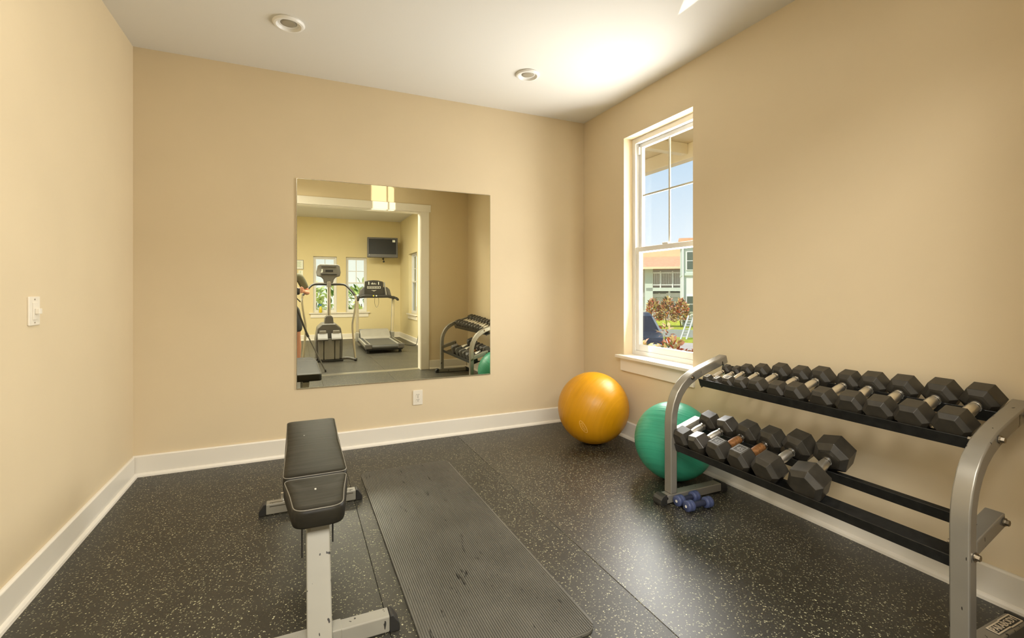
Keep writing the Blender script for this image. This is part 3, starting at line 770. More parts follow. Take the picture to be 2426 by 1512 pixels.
# ---------------------------------------------------------------- dumbbells
def hex_ring(rc, t, x, z=None):
    return [(x, rc * math.cos(R(60 * k_) + t), rc * math.sin(R(60 * k_) + t)) for k_ in range(6)]
def hex_head(b, ap, x0, x1, t, outer_at_x0):
    rc = ap / math.cos(R(30)); L = x1 - x0
    if outer_at_x0: prof = [(rc * 0.72, 0), (rc * 0.985, 0.19), (rc, 0.22), (rc, 0.90), (rc * 0.93, 0.965), (rc * 0.52, 1.0)]
    else: prof = [(rc * 0.52, 0), (rc * 0.66, 0.02), (rc * 0.97, 0.19), (rc, 0.22), (rc, 0.92), (rc * 0.80, 1.0)]
    v = []; f = []
    for q, s in prof: v += hex_ring(q, t, x0 + s * L)
    for j in range(len(prof) - 1):
        for i in range(6): f.append((j * 6 + i, j * 6 + (i + 1) % 6, (j + 1) * 6 + (i + 1) % 6, (j + 1) * 6 + i))
    f.append(tuple(range(5, -1, -1))); f.append(tuple(range((len(prof) - 1) * 6, len(prof) * 6)))
    return b._add(v, f)
def y_of(u, x):
    return x / math.tan(math.atan((u - 1213) / F_PX) + R(YAW))
def dumbbell(ap, hl, grip, uf, ur, zf, x_lip, label, group, roll=0.0, rust=False, digits=None, digit_face=1, ends=(0, 0)):
    """ap = apothem of the hex; hl = head length; grip = handle length; uf,ur = picture columns of the two head centres"""
    total = 2 * hl + grip; rc = ap / math.cos(R(30))
    dist = rc * math.cos(R(30) - abs(R(roll) % R(60) if roll >= 0 else R(-roll)))
    xm = x_lip + 0.006 + total * 0.5 * ct - dist * st_
    xf, xr = xm - total * 0.5 * ct, xm + (total * 0.5 - hl * 0.6) * ct
    yf, yr = y_of(uf, xf), y_of(ur, xr)
    yaw = math.atan2(yr - yf, xr - xf); ym_ = yf + (yr - yf) * (xm - xf) / (xr - xf)
    zc_ = zf(xm) + dist / ct
    zc_ = zf(xm) + dist / ct + 0.0046 / ct
    mx = Matrix.Translation((xm, ym_, zc_)) @ Matrix.Rotation(-TILT, 4, 'Y') @ Matrix.Rotation(yaw * 0.85, 4, 'Z')
    r = root('dumbbell', None, label, 'dumbbell', group, mx=mx)
    t = R(roll); h2 = total / 2
    mk('head', hex_head(B(), ap, -h2, -h2 + hl, t, True), 'hex', r, bevel=0.0013, bseg=2)
    mk('head', hex_head(B(), ap, h2 - hl, h2, t, False), 'hex', r, bevel=0.0013, bseg=2)
    hr = max(0.0125, min(0.0190, ap * 0.32 + 0.0025)); g = grip / 2
    turn = Matrix.Rotation(R(90), 4, 'Y')
    mk('handle', B().lathe([(hr * 0.86, -g - 0.006), (hr * 0.86, g + 0.006)], 20, turn), 'groove', r, smooth='auto')
    gm = 'rust' if rust else 'knurl'
    mk('grip', B().lathe([(hr * 0.88, -g * 0.62), (hr * 1.00, -g * 0.60), (hr * 1.02, -g * 0.50), (hr * 1.12, -g * 0.2), (hr * 1.12, g * 0.2), (hr * 1.02, g * 0.50), (hr * 1.00, g * 0.60), (hr * 0.88, g * 0.62)], 22, turn), gm, r, smooth='auto')
    for s in (-1, 1):
        a, c = s * g * 0.70, s * g * 0.86
        mk('collar', B().lathe([(hr * 0.9, min(a, c)), (hr * 1.12, min(a, c) + 0.001), (hr * 1.12, max(a, c) - 0.001), (hr * 0.9, max(a, c))], 22, turn), 'chrome', r, smooth='auto')
    if digits:
        for hx, onhead in ((-h2 + hl * 0.55, 0),) if digit_face != 0 else ((h2 - hl * 0.5, 1),):
            ang = R(90) + t if digit_face == 1 else R(30) + t
            # plate lies on a flat of the hex: local frame tangent (y'), along x
            w = hl * 0.30; q = rc * 0.40
            fr = B()
            for a0, a1, b0, b1 in ((-w, w, q - 0.004, q), (-w, w, -q, -q + 0.004), (-w, -w + 0.004, -q + 0.004, q - 0.004), (w - 0.004, w, -q + 0.004, q - 0.004)):
                fr.box(a0, a1, b0, b1, 0.0002, 0.0012)
            rotm = Matrix.Translation((hx, 0, 0)) @ Matrix.Rotation(ang - R(90), 4, 'X') @ Matrix.Translation((0, 0, ap))
            fr.bm.transform(rotm); lm = 'label' if ap < 0.036 else 'hexlabel'; mk('number_frame', fr, lm, r)
            tx = text_mesh(digits, q * 1.35, 0.0004)
            tx.transform(rotm @ Matrix.Rotation(R(-90), 4, 'Z')); mk('number', tx, lm, r)
    return r
GU, GL_ = 'rubber hex dumbbells on the upper rails', 'rubber hex dumbbells on the lower rails'
UP = [  # apothem, head length, grip, front u, rear u
    (0.026, 0.048, 0.098, 1670, 1721, 'smallest hex dumbbell, first at the window end of the upper rack tier, numbered on top', '5'),
    (0.026, 0.050, 0.098, 1692, 1745, 'small hex dumbbell second from the window end of the upper tier', '8'),
    (0.033, 0.056, 0.102, 1719, 1769, 'small hex dumbbell third from the window end of the upper tier', '10'),
    (0.037, 0.062, 0.106, 1749, 1804, 'hex dumbbell fourth from the window end of the upper tier', None),
    (0.043, 0.068, 0.110, 1785, 1849, 'hex dumbbell fifth from the window end of the upper tier', None),
    (0.043, 0.070, 0.110, 1833, 1897, 'hex dumbbell sixth from the window end of the upper tier', None),
    (0.047, 0.073, 0.112, 1874, 1946, 'hex dumbbell seventh from the window end of the upper tier', None),
    (0.047, 0.075, 0.112, 1938, 2010, 'hex dumbbell eighth from the window end of the upper tier', None),
    (0.050, 0.078, 0.114, 2008, 2068, 'hex dumbbell fourth from the near end of the upper tier', None),
    (0.051, 0.080, 0.115, 2075, 2140, 'hex dumbbell third from the near end of the upper tier', None),
    (0.053, 0.083, 0.116, 2151, 2230, 'large hex dumbbell second from the near end of the upper tier', None),
    (0.053, 0.084, 0.118, 2246, 2325, 'largest hex dumbbell of the upper tier, at its near end against the arm', None)]
for i, (ap, hl, gr, uf, ur, lab, dg) in enumerate(UP):
    dumbbell(ap, hl, gr, uf, ur, UPZ, 2.103, lab, GU, digits=dg)
LOW = [
    (0.054, 0.082, 0.118, 1606, 1679, 'hex dumbbell first at the window end of the lower tier, tight against the upright', None, False, 8),
    (0.054, 0.084, 0.118, 1642, 1722, 'hex dumbbell second from the window end of the lower tier, with a chrome handle', None, False, -10),
    (0.057, 0.088, 0.120, 1687, 1772, 'hex dumbbell with rusty handle and pale number frame on top, lower tier', '45', True, 4),
    (0.058, 0.090, 0.120, 1741, 1827, 'hex dumbbell with rusty handle and dark number frame, fourth in the lower tier', '45', True, 2),
    (0.062, 0.096, 0.122, 1804, 1891, 'big hex dumbbell fifth in the lower tier, next to the last one', None, False, 8),
    (0.067, 0.104, 0.124, 1901, 1972, 'biggest hex dumbbell, last in the lower tier beside the empty rails', None, False, -9)]
for ap, hl, gr, uf, ur, lab, dg, ru, ro in LOW:
    dumbbell(ap, hl, gr, uf, ur, LOZ, 1.925, lab, GL_, roll=ro, rust=ru, digits=dg)

# small blue vinyl dumbbells on the floor by the rack foot
def vinyl_dumbbell(p0, p1, rad, label):
    p0 = Vector(p0); p1 = Vector(p1); d = (p1 - p0); Ld = d.length
    mx = Matrix.Translation((p0 + p1) / 2) @ Matrix.Rotation(math.atan2(d.y, d.x), 4, 'Z')
    r = root('vinyl_dumbbell', None, label, 'dumbbell', 'blue vinyl dumbbells on the floor', mx=mx)
    turn = Matrix.Rotation(R(90), 4, 'Y'); h = Ld / 2
    for s in (-1, 1):
        a, c = sorted((s * h, s * (h - 0.044)))
        prof = [(rad * 0.86, a), (rad * 0.97, a + 0.003), (rad, a + 0.008), (rad, a + 0.019), (rad * 0.95, a + 0.022), (rad, a + 0.025), (rad, c - 0.008), (rad * 0.97, c - 0.003), (rad * 0.86, c)]
        hd = mk('head', B().lathe(prof, 32, turn), 'blue', r, smooth='auto', ang=50)
        x = s * h
        mk('end_disc', B().lathe([(rad * 0.26, min(x, x + s * 0.0012)), (rad * 0.24, max(x, x + s * 0.0012))], 20, turn), 'label', hd)
    mk('handle', B().lathe([(rad * 0.50, -h + 0.044), (rad * 0.54, 0), (rad * 0.50, h - 0.044)], 24, turn), 'bluedark', r, smooth='auto')
vinyl_dumbbell((1.893, 1.925, 0.0295), (2.063, 1.917, 0.0295), 0.0295, 'small blue vinyl dumbbell on the floor, the one nearer the camera')
vinyl_dumbbell((1.893, 1.995, 0.0295), (2.053, 2.004, 0.0295), 0.0295, 'small blue vinyl dumbbell on the floor, tucked against the rack foot')

# ================================================================ things in the adjoining room (seen in the mirror)
# elliptical trainer
el = root('elliptical_trainer', (0.48, -1.05, 0), 'grey elliptical trainer with wide curved steel handrails seen in the mirror', 'elliptical')
def ell(name, b, m, par=el, **kw): return mk(name, b, m, par, world=True, **kw)
ey = -0.98
b = B(); b.prism([(0.275, 0.03), (0.69, 0.03), (0.70, 0.34), (0.665, 0.56), (0.585, 0.63), (0.375, 0.63), (0.30, 0.56), (0.265, 0.34)], ey - 0.55, ey - 0.02, 'y')
body = ell('drive_housing', b, 'greyplastic', bevel=0.02, bseg=3)
b = B(); b.prism([(0.405, 0.60), (0.56, 0.60), (0.545, 0.735), (0.515, 0.765), (0.45, 0.765), (0.42, 0.735)], ey - 0.30, ey - 0.08, 'y')
ell('mast_boot', b, 'greyplastic', bevel=0.012)
for x0, x1 in ((0.312, 0.390), (0.402, 0.560), (0.572, 0.640)):
    b = B(); b.box(x0, x1, ey - 0.022, ey + 0.006, 0.035, 0.385)
    ell('front_panel', b, 'palegrey', bevel=0.008)
for x0 in (0.298, 0.510):
    b = B(); b.prism([(ey - 0.01, 0.36), (ey + 0.13, 0.36), (ey + 0.14, 0.385), (ey + 0.10, 0.40), (ey + 0.01, 0.475), (ey - 0.01, 0.475)], x0, x0 + 0.160, 'x')
    pd = ell('pedal', b, 'greyplastic', bevel=0.008)
    b = B(); b.box(x0 + 0.025, x0 + 0.135, ey + 0.0, ey + 0.02, 0.455, 0.520)
    mk('toe_cup', b, 'palegrey', pd, world=True, bevel=0.012)
ell('base_frame', B().box(0.27, 0.70, ey - 0.5, ey + 0.03, 0.0, 0.032), 'black', bevel=0.006)
mast = ell('mast', B().rtube([(0.482, ey - 0.16, 0.74), (0.482, ey - 0.13, 1.34)], 0.030, 14), 'lightsteel', smooth='auto')
ell('mast_collar', B().cyl((0.482, ey - 0.135, 1.245), (0.482, ey - 0.13, 1.33), 0.040, seg=16), 'palegrey', smooth='auto')
def arc_path(pts, n=6):
    """Catmull-Rom through the points"""
    P = [Vector(p) for p in pts]; P = [2 * P[0] - P[1]] + P + [2 * P[-1] - P[-2]]; out = []
    for i in range(1, len(P) - 2):
        for j in range(n):
            t = j / n; a, bq, c, d = P[i - 1], P[i], P[i + 1], P[i + 2]
            out.append(0.5 * ((2 * bq) + (-a + c) * t + (2 * a - 5 * bq + 4 * c - d) * t * t + (-a + 3 * bq - 3 * c + d) * t ** 3))
    out.append(P[-2]); return out
cxm = 0.482
for s in (-1, 1):
    hb = arc_path([(cxm + s * 0.036, ey - 0.13, 1.288), (cxm + s * 0.18, ey - 0.12, 1.292), (cxm + s * 0.265, ey - 0.09, 1.275), (cxm + s * 0.345, ey - 0.03, 1.190), (cxm + s * 0.408, ey + 0.02, 1.105)])
    ell('handlebar_grip', B().rtube(hb, 0.0185, 10), 'black', smooth='auto')
    hr_ = arc_path([(cxm + s * 0.408, ey + 0.02, 1.105), (cxm + s * 0.418, ey + 0.04, 1.00), (cxm + s * 0.396, ey + 0.05, 0.82), (cxm + s * 0.365, ey + 0.05, 0.62), (cxm + s * 0.372, ey + 0.07, 0.42), (cxm + s * 0.402, ey + 0.10, 0.05)])
    ell('side_rail', B().rtube(hr_, 0.0175, 10), 'lightsteel', smooth='auto')
    fb_ = arc_path([(cxm + s * 0.20, ey + 0.00, 0.045), (cxm + s * 0.30, ey + 0.02, 0.048), (cxm + s * 0.40, ey + 0.10, 0.030)])
    ft = ell('floor_stay', B().rtube(fb_, 0.024, 10), 'greyplastic', smooth='auto')
    mk('foot_cap', B().cyl((cxm + s * 0.395, ey + 0.095, 0.027), (cxm + s * 0.425, ey + 0.11, 0.027), 0.027, seg=14), 'black', ft, world=True)
# console of the elliptical
con = [(-0.185, 0.035), (-0.195, 0.10), (-0.172, 0.215), (-0.14, 0.24), (0.14, 0.24), (0.178, 0.215), (0.195, 0.10), (0.182, 0.035), (0.12, 0.018), (0.085, -0.02), (0.072, -0.085), (-0.072, -0.085), (-0.085, -0.02), (-0.12, 0.018)]
b = B(); b.prism([(cxm - 0.006 + x, 1.425 + z * 0.98 - 0.03) for x, z in con], ey - 0.17, ey - 0.11, 'y')
cons = ell('console', b, 'greyplastic', bevel=0.012, bseg=3)
mk('console_screen', B().box(cxm - 0.055, cxm + 0.065, ey - 0.1105, ey - 0.107, 1.50, 1.535), 'screen', cons, world=True)
mk('console_lip', B().box(cxm - 0.13, cxm + 0.125, ey - 0.112, ey - 0.098, 1.455, 1.468), 'black', cons, world=True, bevel=0.003)
mk('console_lip', B().box(cxm - 0.12, cxm + 0.115, ey - 0.112, ey - 0.100, 1.585, 1.595), 'black', cons, world=True, bevel=0.003)
b = B(); b.box(cxm - 0.115, cxm - 0.100, ey - 0.1105, ey - 0.107, 1.49, 1.545); b.box(cxm - 0.128, cxm - 0.112, ey - 0.1105, ey - 0.107, 1.49, 1.500)
mk('console_print', b, 'print', cons, world=True)

# treadmill
tm = root('treadmill', (1.49, -2.35, 0), 'black and silver treadmill with a wide console seen in the mirror', 'treadmill', rz=R(0))
def tr(name, b, m, par=tm, **kw): return mk(name, b, m, par, world=True, **kw)
ty0, ty1 = -1.72, -3.20
deck = tr('deck', B().prism([(ty0, 0.055), (ty1, 0.085), (ty1, 0.175), (ty0 - 0.05, 0.150), (ty0, 0.120)], 1.17, 1.85, 'x'), 'black', bevel=0.008)
b = B(); b.prism([(ty0 - 0.03, 0.1505), (ty1 + 0.35, 0.1725), (ty1 + 0.35, 0.1765), (ty0 - 0.03, 0.1560)], 1.265, 1.755, 'x')
tr('running_belt', b, 'beltblack')
tr('belt_roller', B().cyl((1.265, ty0 - 0.01, 0.112), (1.755, ty0 - 0.01, 0.112), 0.045, seg=20), 'beltblack', smooth='auto')
for x0, x1 in ((1.155, 1.262), (1.758, 1.865)):
    b = B(); b.prism([(ty0 + 0.02, 0.10), (ty1 + 0.25, 0.14), (ty1 + 0.25, 0.196), (ty0 + 0.00, 0.168)], x0, x1, 'x')
    sr = tr('side_rail', b, 'silver', bevel=0.010)
    mk('rail_tread', B().prism([(ty0 - 0.04, 0.1695), (ty1 + 0.30, 0.1945), (ty1 + 0.30, 0.1985), (ty0 - 0.04, 0.1735)], x0 + 0.03, x1 - 0.03, 'x'), 'black', sr, world=True)
    mk('end_cap', B().box(x0 - 0.008, x1 + 0.008, ty0 - 0.03, ty0 + 0.045, 0.085, 0.175), 'tvgrey', sr, world=True, bevel=0.012)
    mk('foot', B().cyl(((x0 + x1) / 2, ty0 - 0.08, 0.0), ((x0 + x1) / 2, ty0 - 0.08, 0.09), 0.03, seg=14), 'black', sr, world=True)
hood = [(ty1 - 0.12, 0.03), (ty1 + 0.40, 0.03), (ty1 + 0.40, 0.185), (ty1 + 0.36, 0.225), (ty1 + 0.15, 0.345), (ty1 + 0.0, 0.360), (ty1 - 0.12, 0.27)]
tr('motor_hood', B().prism(hood, 1.20, 1.82, 'x'), 'palegrey', bevel=0.03, bseg=3)
for s, x in ((-1, 1.155), (1, 1.880)):
    b = B(); b.prism([(ty1 + 0.05, 0.10), (ty1 + 0.22, 0.10), (ty1 + 0.26, 0.30), (ty1 + 0.03, 0.30)], x - 0.035, x + 0.035, 'x')
    ba = tr('post_base', b, 'silver', bevel=0.012)
    b = B(); b.tube([(x, ty1 + 0.14, 0.25), (x + s * 0.02 + 0.03, ty1 + 0.02, 1.02)], rect(0.060, 0.075), up=(0, 1, 0))
    tr('post', b, 'lightsteel', bevel=0.012)
    b = B(); b.tube([(x + s * 0.02 + 0.03, ty1 + 0.00, 1.045), (x + s * 0.03 + 0.03, ty1 + 0.34, 1.02), (x + s * 0.05 + 0.03, ty1 + 0.42, 0.985)], rect(0.050, 0.045), up=(0, 0, 1))
    tr('handrail', b, 'black', bevel=0.014)
b = B(); b.prism([(1.19, 1.02), (1.19, 1.075), (1.30, 1.10), (1.80, 1.09), (1.935, 1.05), (1.935, 1.00), (1.80, 1.03), (1.32, 1.03)], ty1 - 0.06, ty1 + 0.24, 'y')
tr('console_tray', b, 'black', bevel=0.014)
b = B(); b.prism([(1.20, 1.06), (1.235, 1.20), (1.30, 1.265), (1.80, 1.265), (1.86, 1.21), (1.90, 1.06)], ty1 - 0.08, ty1 - 0.01, 'y')
tr('console_wing', b, 'tvgrey', bevel=0.015)
b = B(); b.prism([(1.315, 1.09), (1.325, 1.385), (1.40, 1.405), (1.50, 1.412), (1.60, 1.405), (1.705, 1.378), (1.725, 1.09)], ty1 - 0.02, ty1 + 0.06, 'y')
tc_ = tr('console', b, 'black', bevel=0.010)
b = B(); b.prism([(1.722, 1.37), (1.742, 1.37), (1.785, 1.09), (1.762, 1.09)], ty1 - 0.02, ty1 + 0.062, 'y')
mk('console_side_strip', b, 'palegrey', tc_, world=True)
yy = ty1 + 0.0605
b = B()
for x, w in ((1.395, 0.014), (1.60, 0.014)): b.box(x, x + w, yy, yy + 0.002, 1.315, 1.375)
for x, h in ((1.455, 0.028), (1.475, 0.04), (1.495, 0.024), (1.52, 0.032), (1.545, 0.018)): b.box(x, x + 0.009, yy, yy + 0.002, 1.320, 1.320 + h)
b.box(1.37, 1.65, yy, yy + 0.002, 1.272, 1.277); b.box(1.37, 1.65, yy, yy + 0.002, 1.232, 1.237); b.box(1.37, 1.376, yy, yy + 0.002, 1.236, 1.273); b.box(1.644, 1.65, yy, yy + 0.002, 1.236, 1.273)
for i in range(7): b.box(1.395 + i * 0.034, 1.410 + i * 0.034, yy, yy + 0.002, 1.245, 1.258)
b.prism([(1.45, 1.198), (1.51, 1.172), (1.57, 1.198), (1.51, 1.184)], yy, yy + 0.002, 'y')
mk('console_print', b, 'print', tc_, world=True)
for x in (1.475, 1.535): mk('button', B().cyl((x, ty1 + 0.238, 1.075), (x, ty1 + 0.246, 1.075), 0.014, seg=14), 'yellowliquid' if x < 1.5 else 'print', tc_, world=True)
cord = arc_path([(1.53, ty1 + 0.05, 1.03), (1.53, ty1 + 0.04, 0.90), (1.57, ty1 + 0.05, 0.82), (1.61, ty1 + 0.05, 0.90), (1.61, ty1 + 0.04, 1.03)])
tr('safety_cord', B().rtube(cord, 0.004, 6), 'palegrey')
# its power cord
pc = arc_path([(1.95, -3.05, 0.012), (2.10, -2.95, 0.008), (2.22, -2.75, 0.008), (2.31, -2.62, 0.03), (2.355, -2.60, 0.25), (2.362, -2.60, 0.40)])
o = mk('power_cord', B().rtube(pc, 0.006, 8), 'black', smooth='auto'); setp(o, 'black power cord running from the treadmill up the right wall of the far room', 'cord')

# television on a swing bracket high on the far wall
tvx, tvy, tvz = 1.885, -4.33, 2.235
mx = Matrix.Translation((tvx, tvy, tvz)) @ Matrix.Rotation(R(6), 4, 'Z') @ Matrix.Rotation(R(5), 4, 'X')
tv = root('television', None, 'flat black television on a bracket high on the far wall', 'television', mx=mx)
b = B(); b.prism(rrect(-0.36, 0.36, -0.245, 0.245, 0.012, 3), -0.08, 0.0, 'y'); cab = mk('cabinet', b, 'tvgrey', tv, bevel=0.006)
b = B()
b.box(-0.355, 0.355, 0.0, 0.010, 0.205, 0.240); b.box(-0.355, -0.320, 0.0, 0.010, -0.165, 0.205); b.box(0.320, 0.355, 0.0, 0.010, -0.165, 0.205)
b.box(-0.355, 0.355, 0.0, 0.014, -0.240, -0.165)
mk('bezel', b, 'tvgrey', tv, bevel=0.003)
scn = mk('screen', B().box(-0.320, 0.320, 0.0005, 0.003, -0.165, 0.205), 'screen', tv)
mk('sticker', B().box(0.232, 0.298, 0.0032, 0.0042, 0.135, 0.190), 'paper', scn)
mk('badge_dot', B().cyl((-0.315, 0.014, -0.188), (-0.315, 0.0155, -0.188), 0.008, seg=12), 'print', tv)
tb_ = root('tv_bracket', (2.0, GY, 2.2), 'black swing arm bracket holding the television', 'bracket')
mk('wall_plate', B().box(1.93, 2.07, GY, GY + 0.02, 2.05, 2.35), 'black', tb_, world=True)
mk('arm', B().tube([(2.0, GY + 0.02, 2.2), (1.95, -4.58, 2.2), (1.90, -4.48, 2.22)], rect(0.04, 0.05)), 'black', tb_, world=True)
mk('tilt_head', B().box(1.80, 1.97, -4.49, -4.465, 2.10, 2.32), 'black', tb_, world=True)
mk('lower_brace', B().rtube([(2.0, GY + 0.02, 2.08), (1.93, -4.50, 1.955), (1.90, -4.47, 1.97)], 0.012, 8), 'black', tb_, world=True)
mk('knob', B().cyl((1.935, -4.5, 1.90), (1.935, -4.46, 1.90), 0.022, seg=14), 'black', tb_, world=True)
mk('knob_stem', B().rtube([(1.935, -4.5, 1.955), (1.935, -4.49, 1.91)], 0.006, 8), 'black', tb_, world=True)

# notices on the far wall
def notice(x0, x1, z0, z1, label, framed):
    r = root('wall_notice', ((x0 + x1) / 2, GY, z0), label, 'sign')
    if framed: mk('notice_frame', B().box(x0 - 0.012, x1 + 0.012, GY, GY + 0.008, z0 - 0.012, z1 + 0.012), 'palegrey', r, world=True)
    mk('sheet', B().box(x0, x1, GY + 0.008 if framed else GY, GY + 0.010 if framed else GY + 0.002, z0, z1), 'paper', r, world=True)
    yq = GY + (0.010 if framed else 0.002)
    b = B()
    for i in range(5 if framed else 3):
        zz = z1 - (z1 - z0) * (0.2 + 0.14 * i); b.box(x0 + 0.025, x1 - 0.04 - 0.01 * (i % 2), yq, yq + 0.0006, zz - 0.006, zz + 0.004)
    mk('printed_lines', b, 'papergreen', r, world=True)
notice(-0.055, 0.115, 1.70, 1.90, 'framed notice with pale green print on the far wall', True)
notice(0.02, 0.115, 1.54, 1.665, 'small plain white sheet taped below the framed notice', False)

# spray bottle on the far sill
sb = root('spray_bottle', (0.50, GY + 0.030, FWZ[0]), 'yellow spray bottle with a blue head on the far window sill', 'bottle')
mk('bottle_body', B().lathe([(0.030, 0), (0.036, 0.01), (0.036, 0.09), (0.030, 0.12), (0.014, 0.145), (0.014, 0.16)], 18), 'yellowliquid', sb, smooth='auto')
b = B(); b.cyl((0, 0, 0.158), (0, 0, 0.180), 0.017, seg=14); b.box(-0.045, 0.03, -0.011, 0.011, 0.178, 0.205); b.prism([(-0.03, 0.178), (-0.022, 0.178), (-0.040, 0.140), (-0.046, 0.142)], -0.006, 0.006, 'y')
mk('spray_head', b, 'bluecap', sb, bevel=0.003)

# camera on a tripod
tp = root('tripod', (-0.045, -0.10, 0), 'black and grey camera tripod standing in the cased opening', 'tripod')
apex = Vector((-0.045, -0.10, 0.93))
for ft in ((0.37, 0.085), (-0.41, 0.16), (-0.10, -0.56)):
    f_ = Vector((ft[0], ft[1], 0.0)); d = f_ - apex; m_ = apex + d * 0.42
    st2 = apex + Vector((d.x, d.y, 0)).normalized() * 0.035
    lg = mk('leg', B().rtube([st2, m_], 0.014, 12), 'black', tp, world=True, smooth='auto')
    mk('lower_leg', B().rtube([m_ - d * 0.03, f_ + Vector((0, 0, 0.012))], 0.0095, 12), 'greyplastic', lg, world=True, smooth='auto')
    mk('leg_lock', B().rtube([m_ - d * 0.03, m_ + d * 0.03], 0.018, 12), 'black', lg, world=True, smooth='auto')
    mk('rubber_tip', B().rtube([f_ + Vector((0, 0, 0.026)) - d * 0.01, f_], 0.012, 10), 'rubber', lg, world=True)
mk('spider', B().cyl((-0.045, -0.10, 0.895), (-0.045, -0.10, 0.955), 0.045, seg=18), 'black', tp, world=True, smooth='auto')
mk('centre_column', B().rtube([(-0.045, -0.10, 0.72), (-0.045, -0.10, 1.05)], 0.013, 12), 'greyplastic', tp, world=True, smooth='auto')
mk('ball_head', B().cyl((-0.045, -0.10, 1.045), (-0.045, -0.10, 1.115), 0.026, 0.030, seg=18), 'black', tp, world=True, smooth='auto')
mk('pan_handle', B().rtube([(-0.02, -0.12, 1.08), (0.035, -0.24, 1.02)], 0.008, 8), 'black', tp, world=True, smooth='auto')
cd = root('photo_camera', None, 'black photo camera mounted on the tripod', 'camera', mx=Matrix.Translation((0, 0, CAM_H)) @ Matrix.Rotation(R(-YAW), 4, 'Z'))
b = B(); b.box(-0.072, 0.072, -0.160, -0.105, -0.062, 0.040); b.prism([(-0.035, 0.040), (0.035, 0.040), (0.022, 0.066), (-0.022, 0.066)], -0.155, -0.105, 'y')
mk('camera_body', b, 'black', cd, bevel=0.008)
mk('grip', B().box(0.045, 0.078, -0.130, -0.085, -0.055, 0.035), 'black', cd, bevel=0.012)
mk('lens', B().lathe([(0.034, 0), (0.036, 0.01), (0.036, 0.05), (0.033, 0.052), (0.036, 0.056), (0.036, 0.078), (0.030, 0.080)], 28, Matrix.Translation((0, -0.104, 0)) @ Matrix.Rotation(R(-90), 4, 'X')), 'black', cd, smooth='auto')

# ---------------------------------------------------------------- the photographer
def skin_mesh(name, verts, edges, m, parent, subdiv=2, root_i=0):
    me = bpy.data.meshes.new(name); me.from_pydata([v[:3] for v in verts], edges, []); me.materials.append(M[m])
    o = bpy.data.objects.new(name, me); col.objects.link(o)
    if parent: o.parent = parent; 
    s = o.modifiers.new('skin', 'SKIN'); s.use_smooth_shade = True; s.branch_smoothing = 0.3
    for i, v in enumerate(verts):
        d = me.skin_vertices[0].data[i]; rr = v[3] if isinstance(v[3], tuple) else (v[3], v[3]); d.radius = rr; d.use_root = (i == root_i)
    q = o.modifiers.new('sub', 'SUBSURF'); q.levels = subdiv; q.render_levels = subdiv
    return o
PX_, PY_ = -0.16, -0.47
pr = root('person', (PX_, PY_, 0), 'person in an olive shirt and dark shorts working a camera on a tripod', 'person')
V = []; Eg = []
def jv(x, y, z, rr): V.append((x, y, z, rr)); return len(V) - 1
def chain(a, *pts):
    for p in pts:
        i = jv(*p); Eg.append((a, i)); a = i
    return a
pel = jv(0, 0, 0.94, (0.135, 0.10))
ch = chain(pel, (0, -0.005, 1.08, (0.125, 0.09)), (0, 0.0, 1.24, (0.145, 0.10)), (0, 0.0, 1.38, (0.13, 0.09)))
nk = chain(ch, (0, 0.005, 1.465, 0.055), (0, 0.02, 1.52, 0.052), (0, 0.035, 1.585, 0.078), (0, 0.035, 1.665, 0.088), (0, 0.03, 1.72, 0.066))
def arm(sx, elbow, wrist, palm, fdir, side):
    sh = chain(ch, (sx * 0.155, 0.0, 1.405, 0.060), (sx * 0.195, 0.0, 1.375, 0.052))
    e_ = chain(sh, tuple((Vector((sx * 0.195, 0, 1.375)) + Vector(elbow)) / 2) + (0.045,), tuple(elbow) + (0.038,))
    w_ = chain(e_, tuple(Vector(elbow) * 0.65 + Vector(wrist) * 0.35) + (0.040,), tuple(wrist) + (0.024,))
    pm_ = chain(w_, tuple(palm) + ((0.030, 0.016),))
    f = Vector(fdir).normalized(); s = Vector(side).normalized(); p = Vector(palm)
    curl = s.cross(f).normalized()
    for j, ln in enumerate((0.072, 0.080, 0.075, 0.058)):
        o_ = s * (0.030 - 0.020 * j)
        a = p + o_ + f * 0.030
        chain(pm_, tuple(a) + (0.0090,), tuple(a + f * ln * 0.40) + (0.0088,), tuple(a + f * ln * 0.62 + curl * ln * 0.28) + (0.0082,), tuple(a + f * ln * 0.62 + curl * ln * 0.60) + (0.0070,))
    a = p + s * 0.030 - f * 0.012
    chain(pm_, tuple(a) + (0.0110,), tuple(a + s * 0.022 + f * 0.022 + curl * 0.010) + (0.0100,), tuple(a + s * 0.026 + f * 0.046 + curl * 0.022) + (0.0085,))
# hands reach the camera: wrists towards (+0.10, -0.16, 1.16) in the world
arm(1, (0.300, -0.005, 1.150), (0.255, 0.225, 1.165), (0.232, 0.280, 1.175), (-0.55, 0.55, 0.18), (0.1, -0.05, 1))
arm(-1, (-0.270, 0.02, 1.130), (-0.06, 0.235, 1.125), (-0.015, 0.275, 1.135), (0.75, 0.45, 0.15), (-0.1, 0.05, 1))
def leg_(sx):
    hp = chain(pel, (sx * 0.095, 0.0, 0.88, 0.100))
    chain(hp, (sx * 0.125, 0.01, 0.70, 0.088), (sx * 0.145, 0.015, 0.52, 0.060), (sx * 0.150, 0.0, 0.46, 0.056), (sx * 0.158, -0.02, 0.34, 0.060), (sx * 0.162, -0.02, 0.20, 0.044), (sx * 0.165, -0.02, 0.085, 0.036), (sx * 0.168, 0.0, 0.045, 0.040), (sx * 0.175, 0.09, 0.035, 0.036), (sx * 0.178, 0.16, 0.030, 0.028))
leg_(1); leg_(-1)
body_ = skin_mesh('body', V, Eg, 'skin', pr)
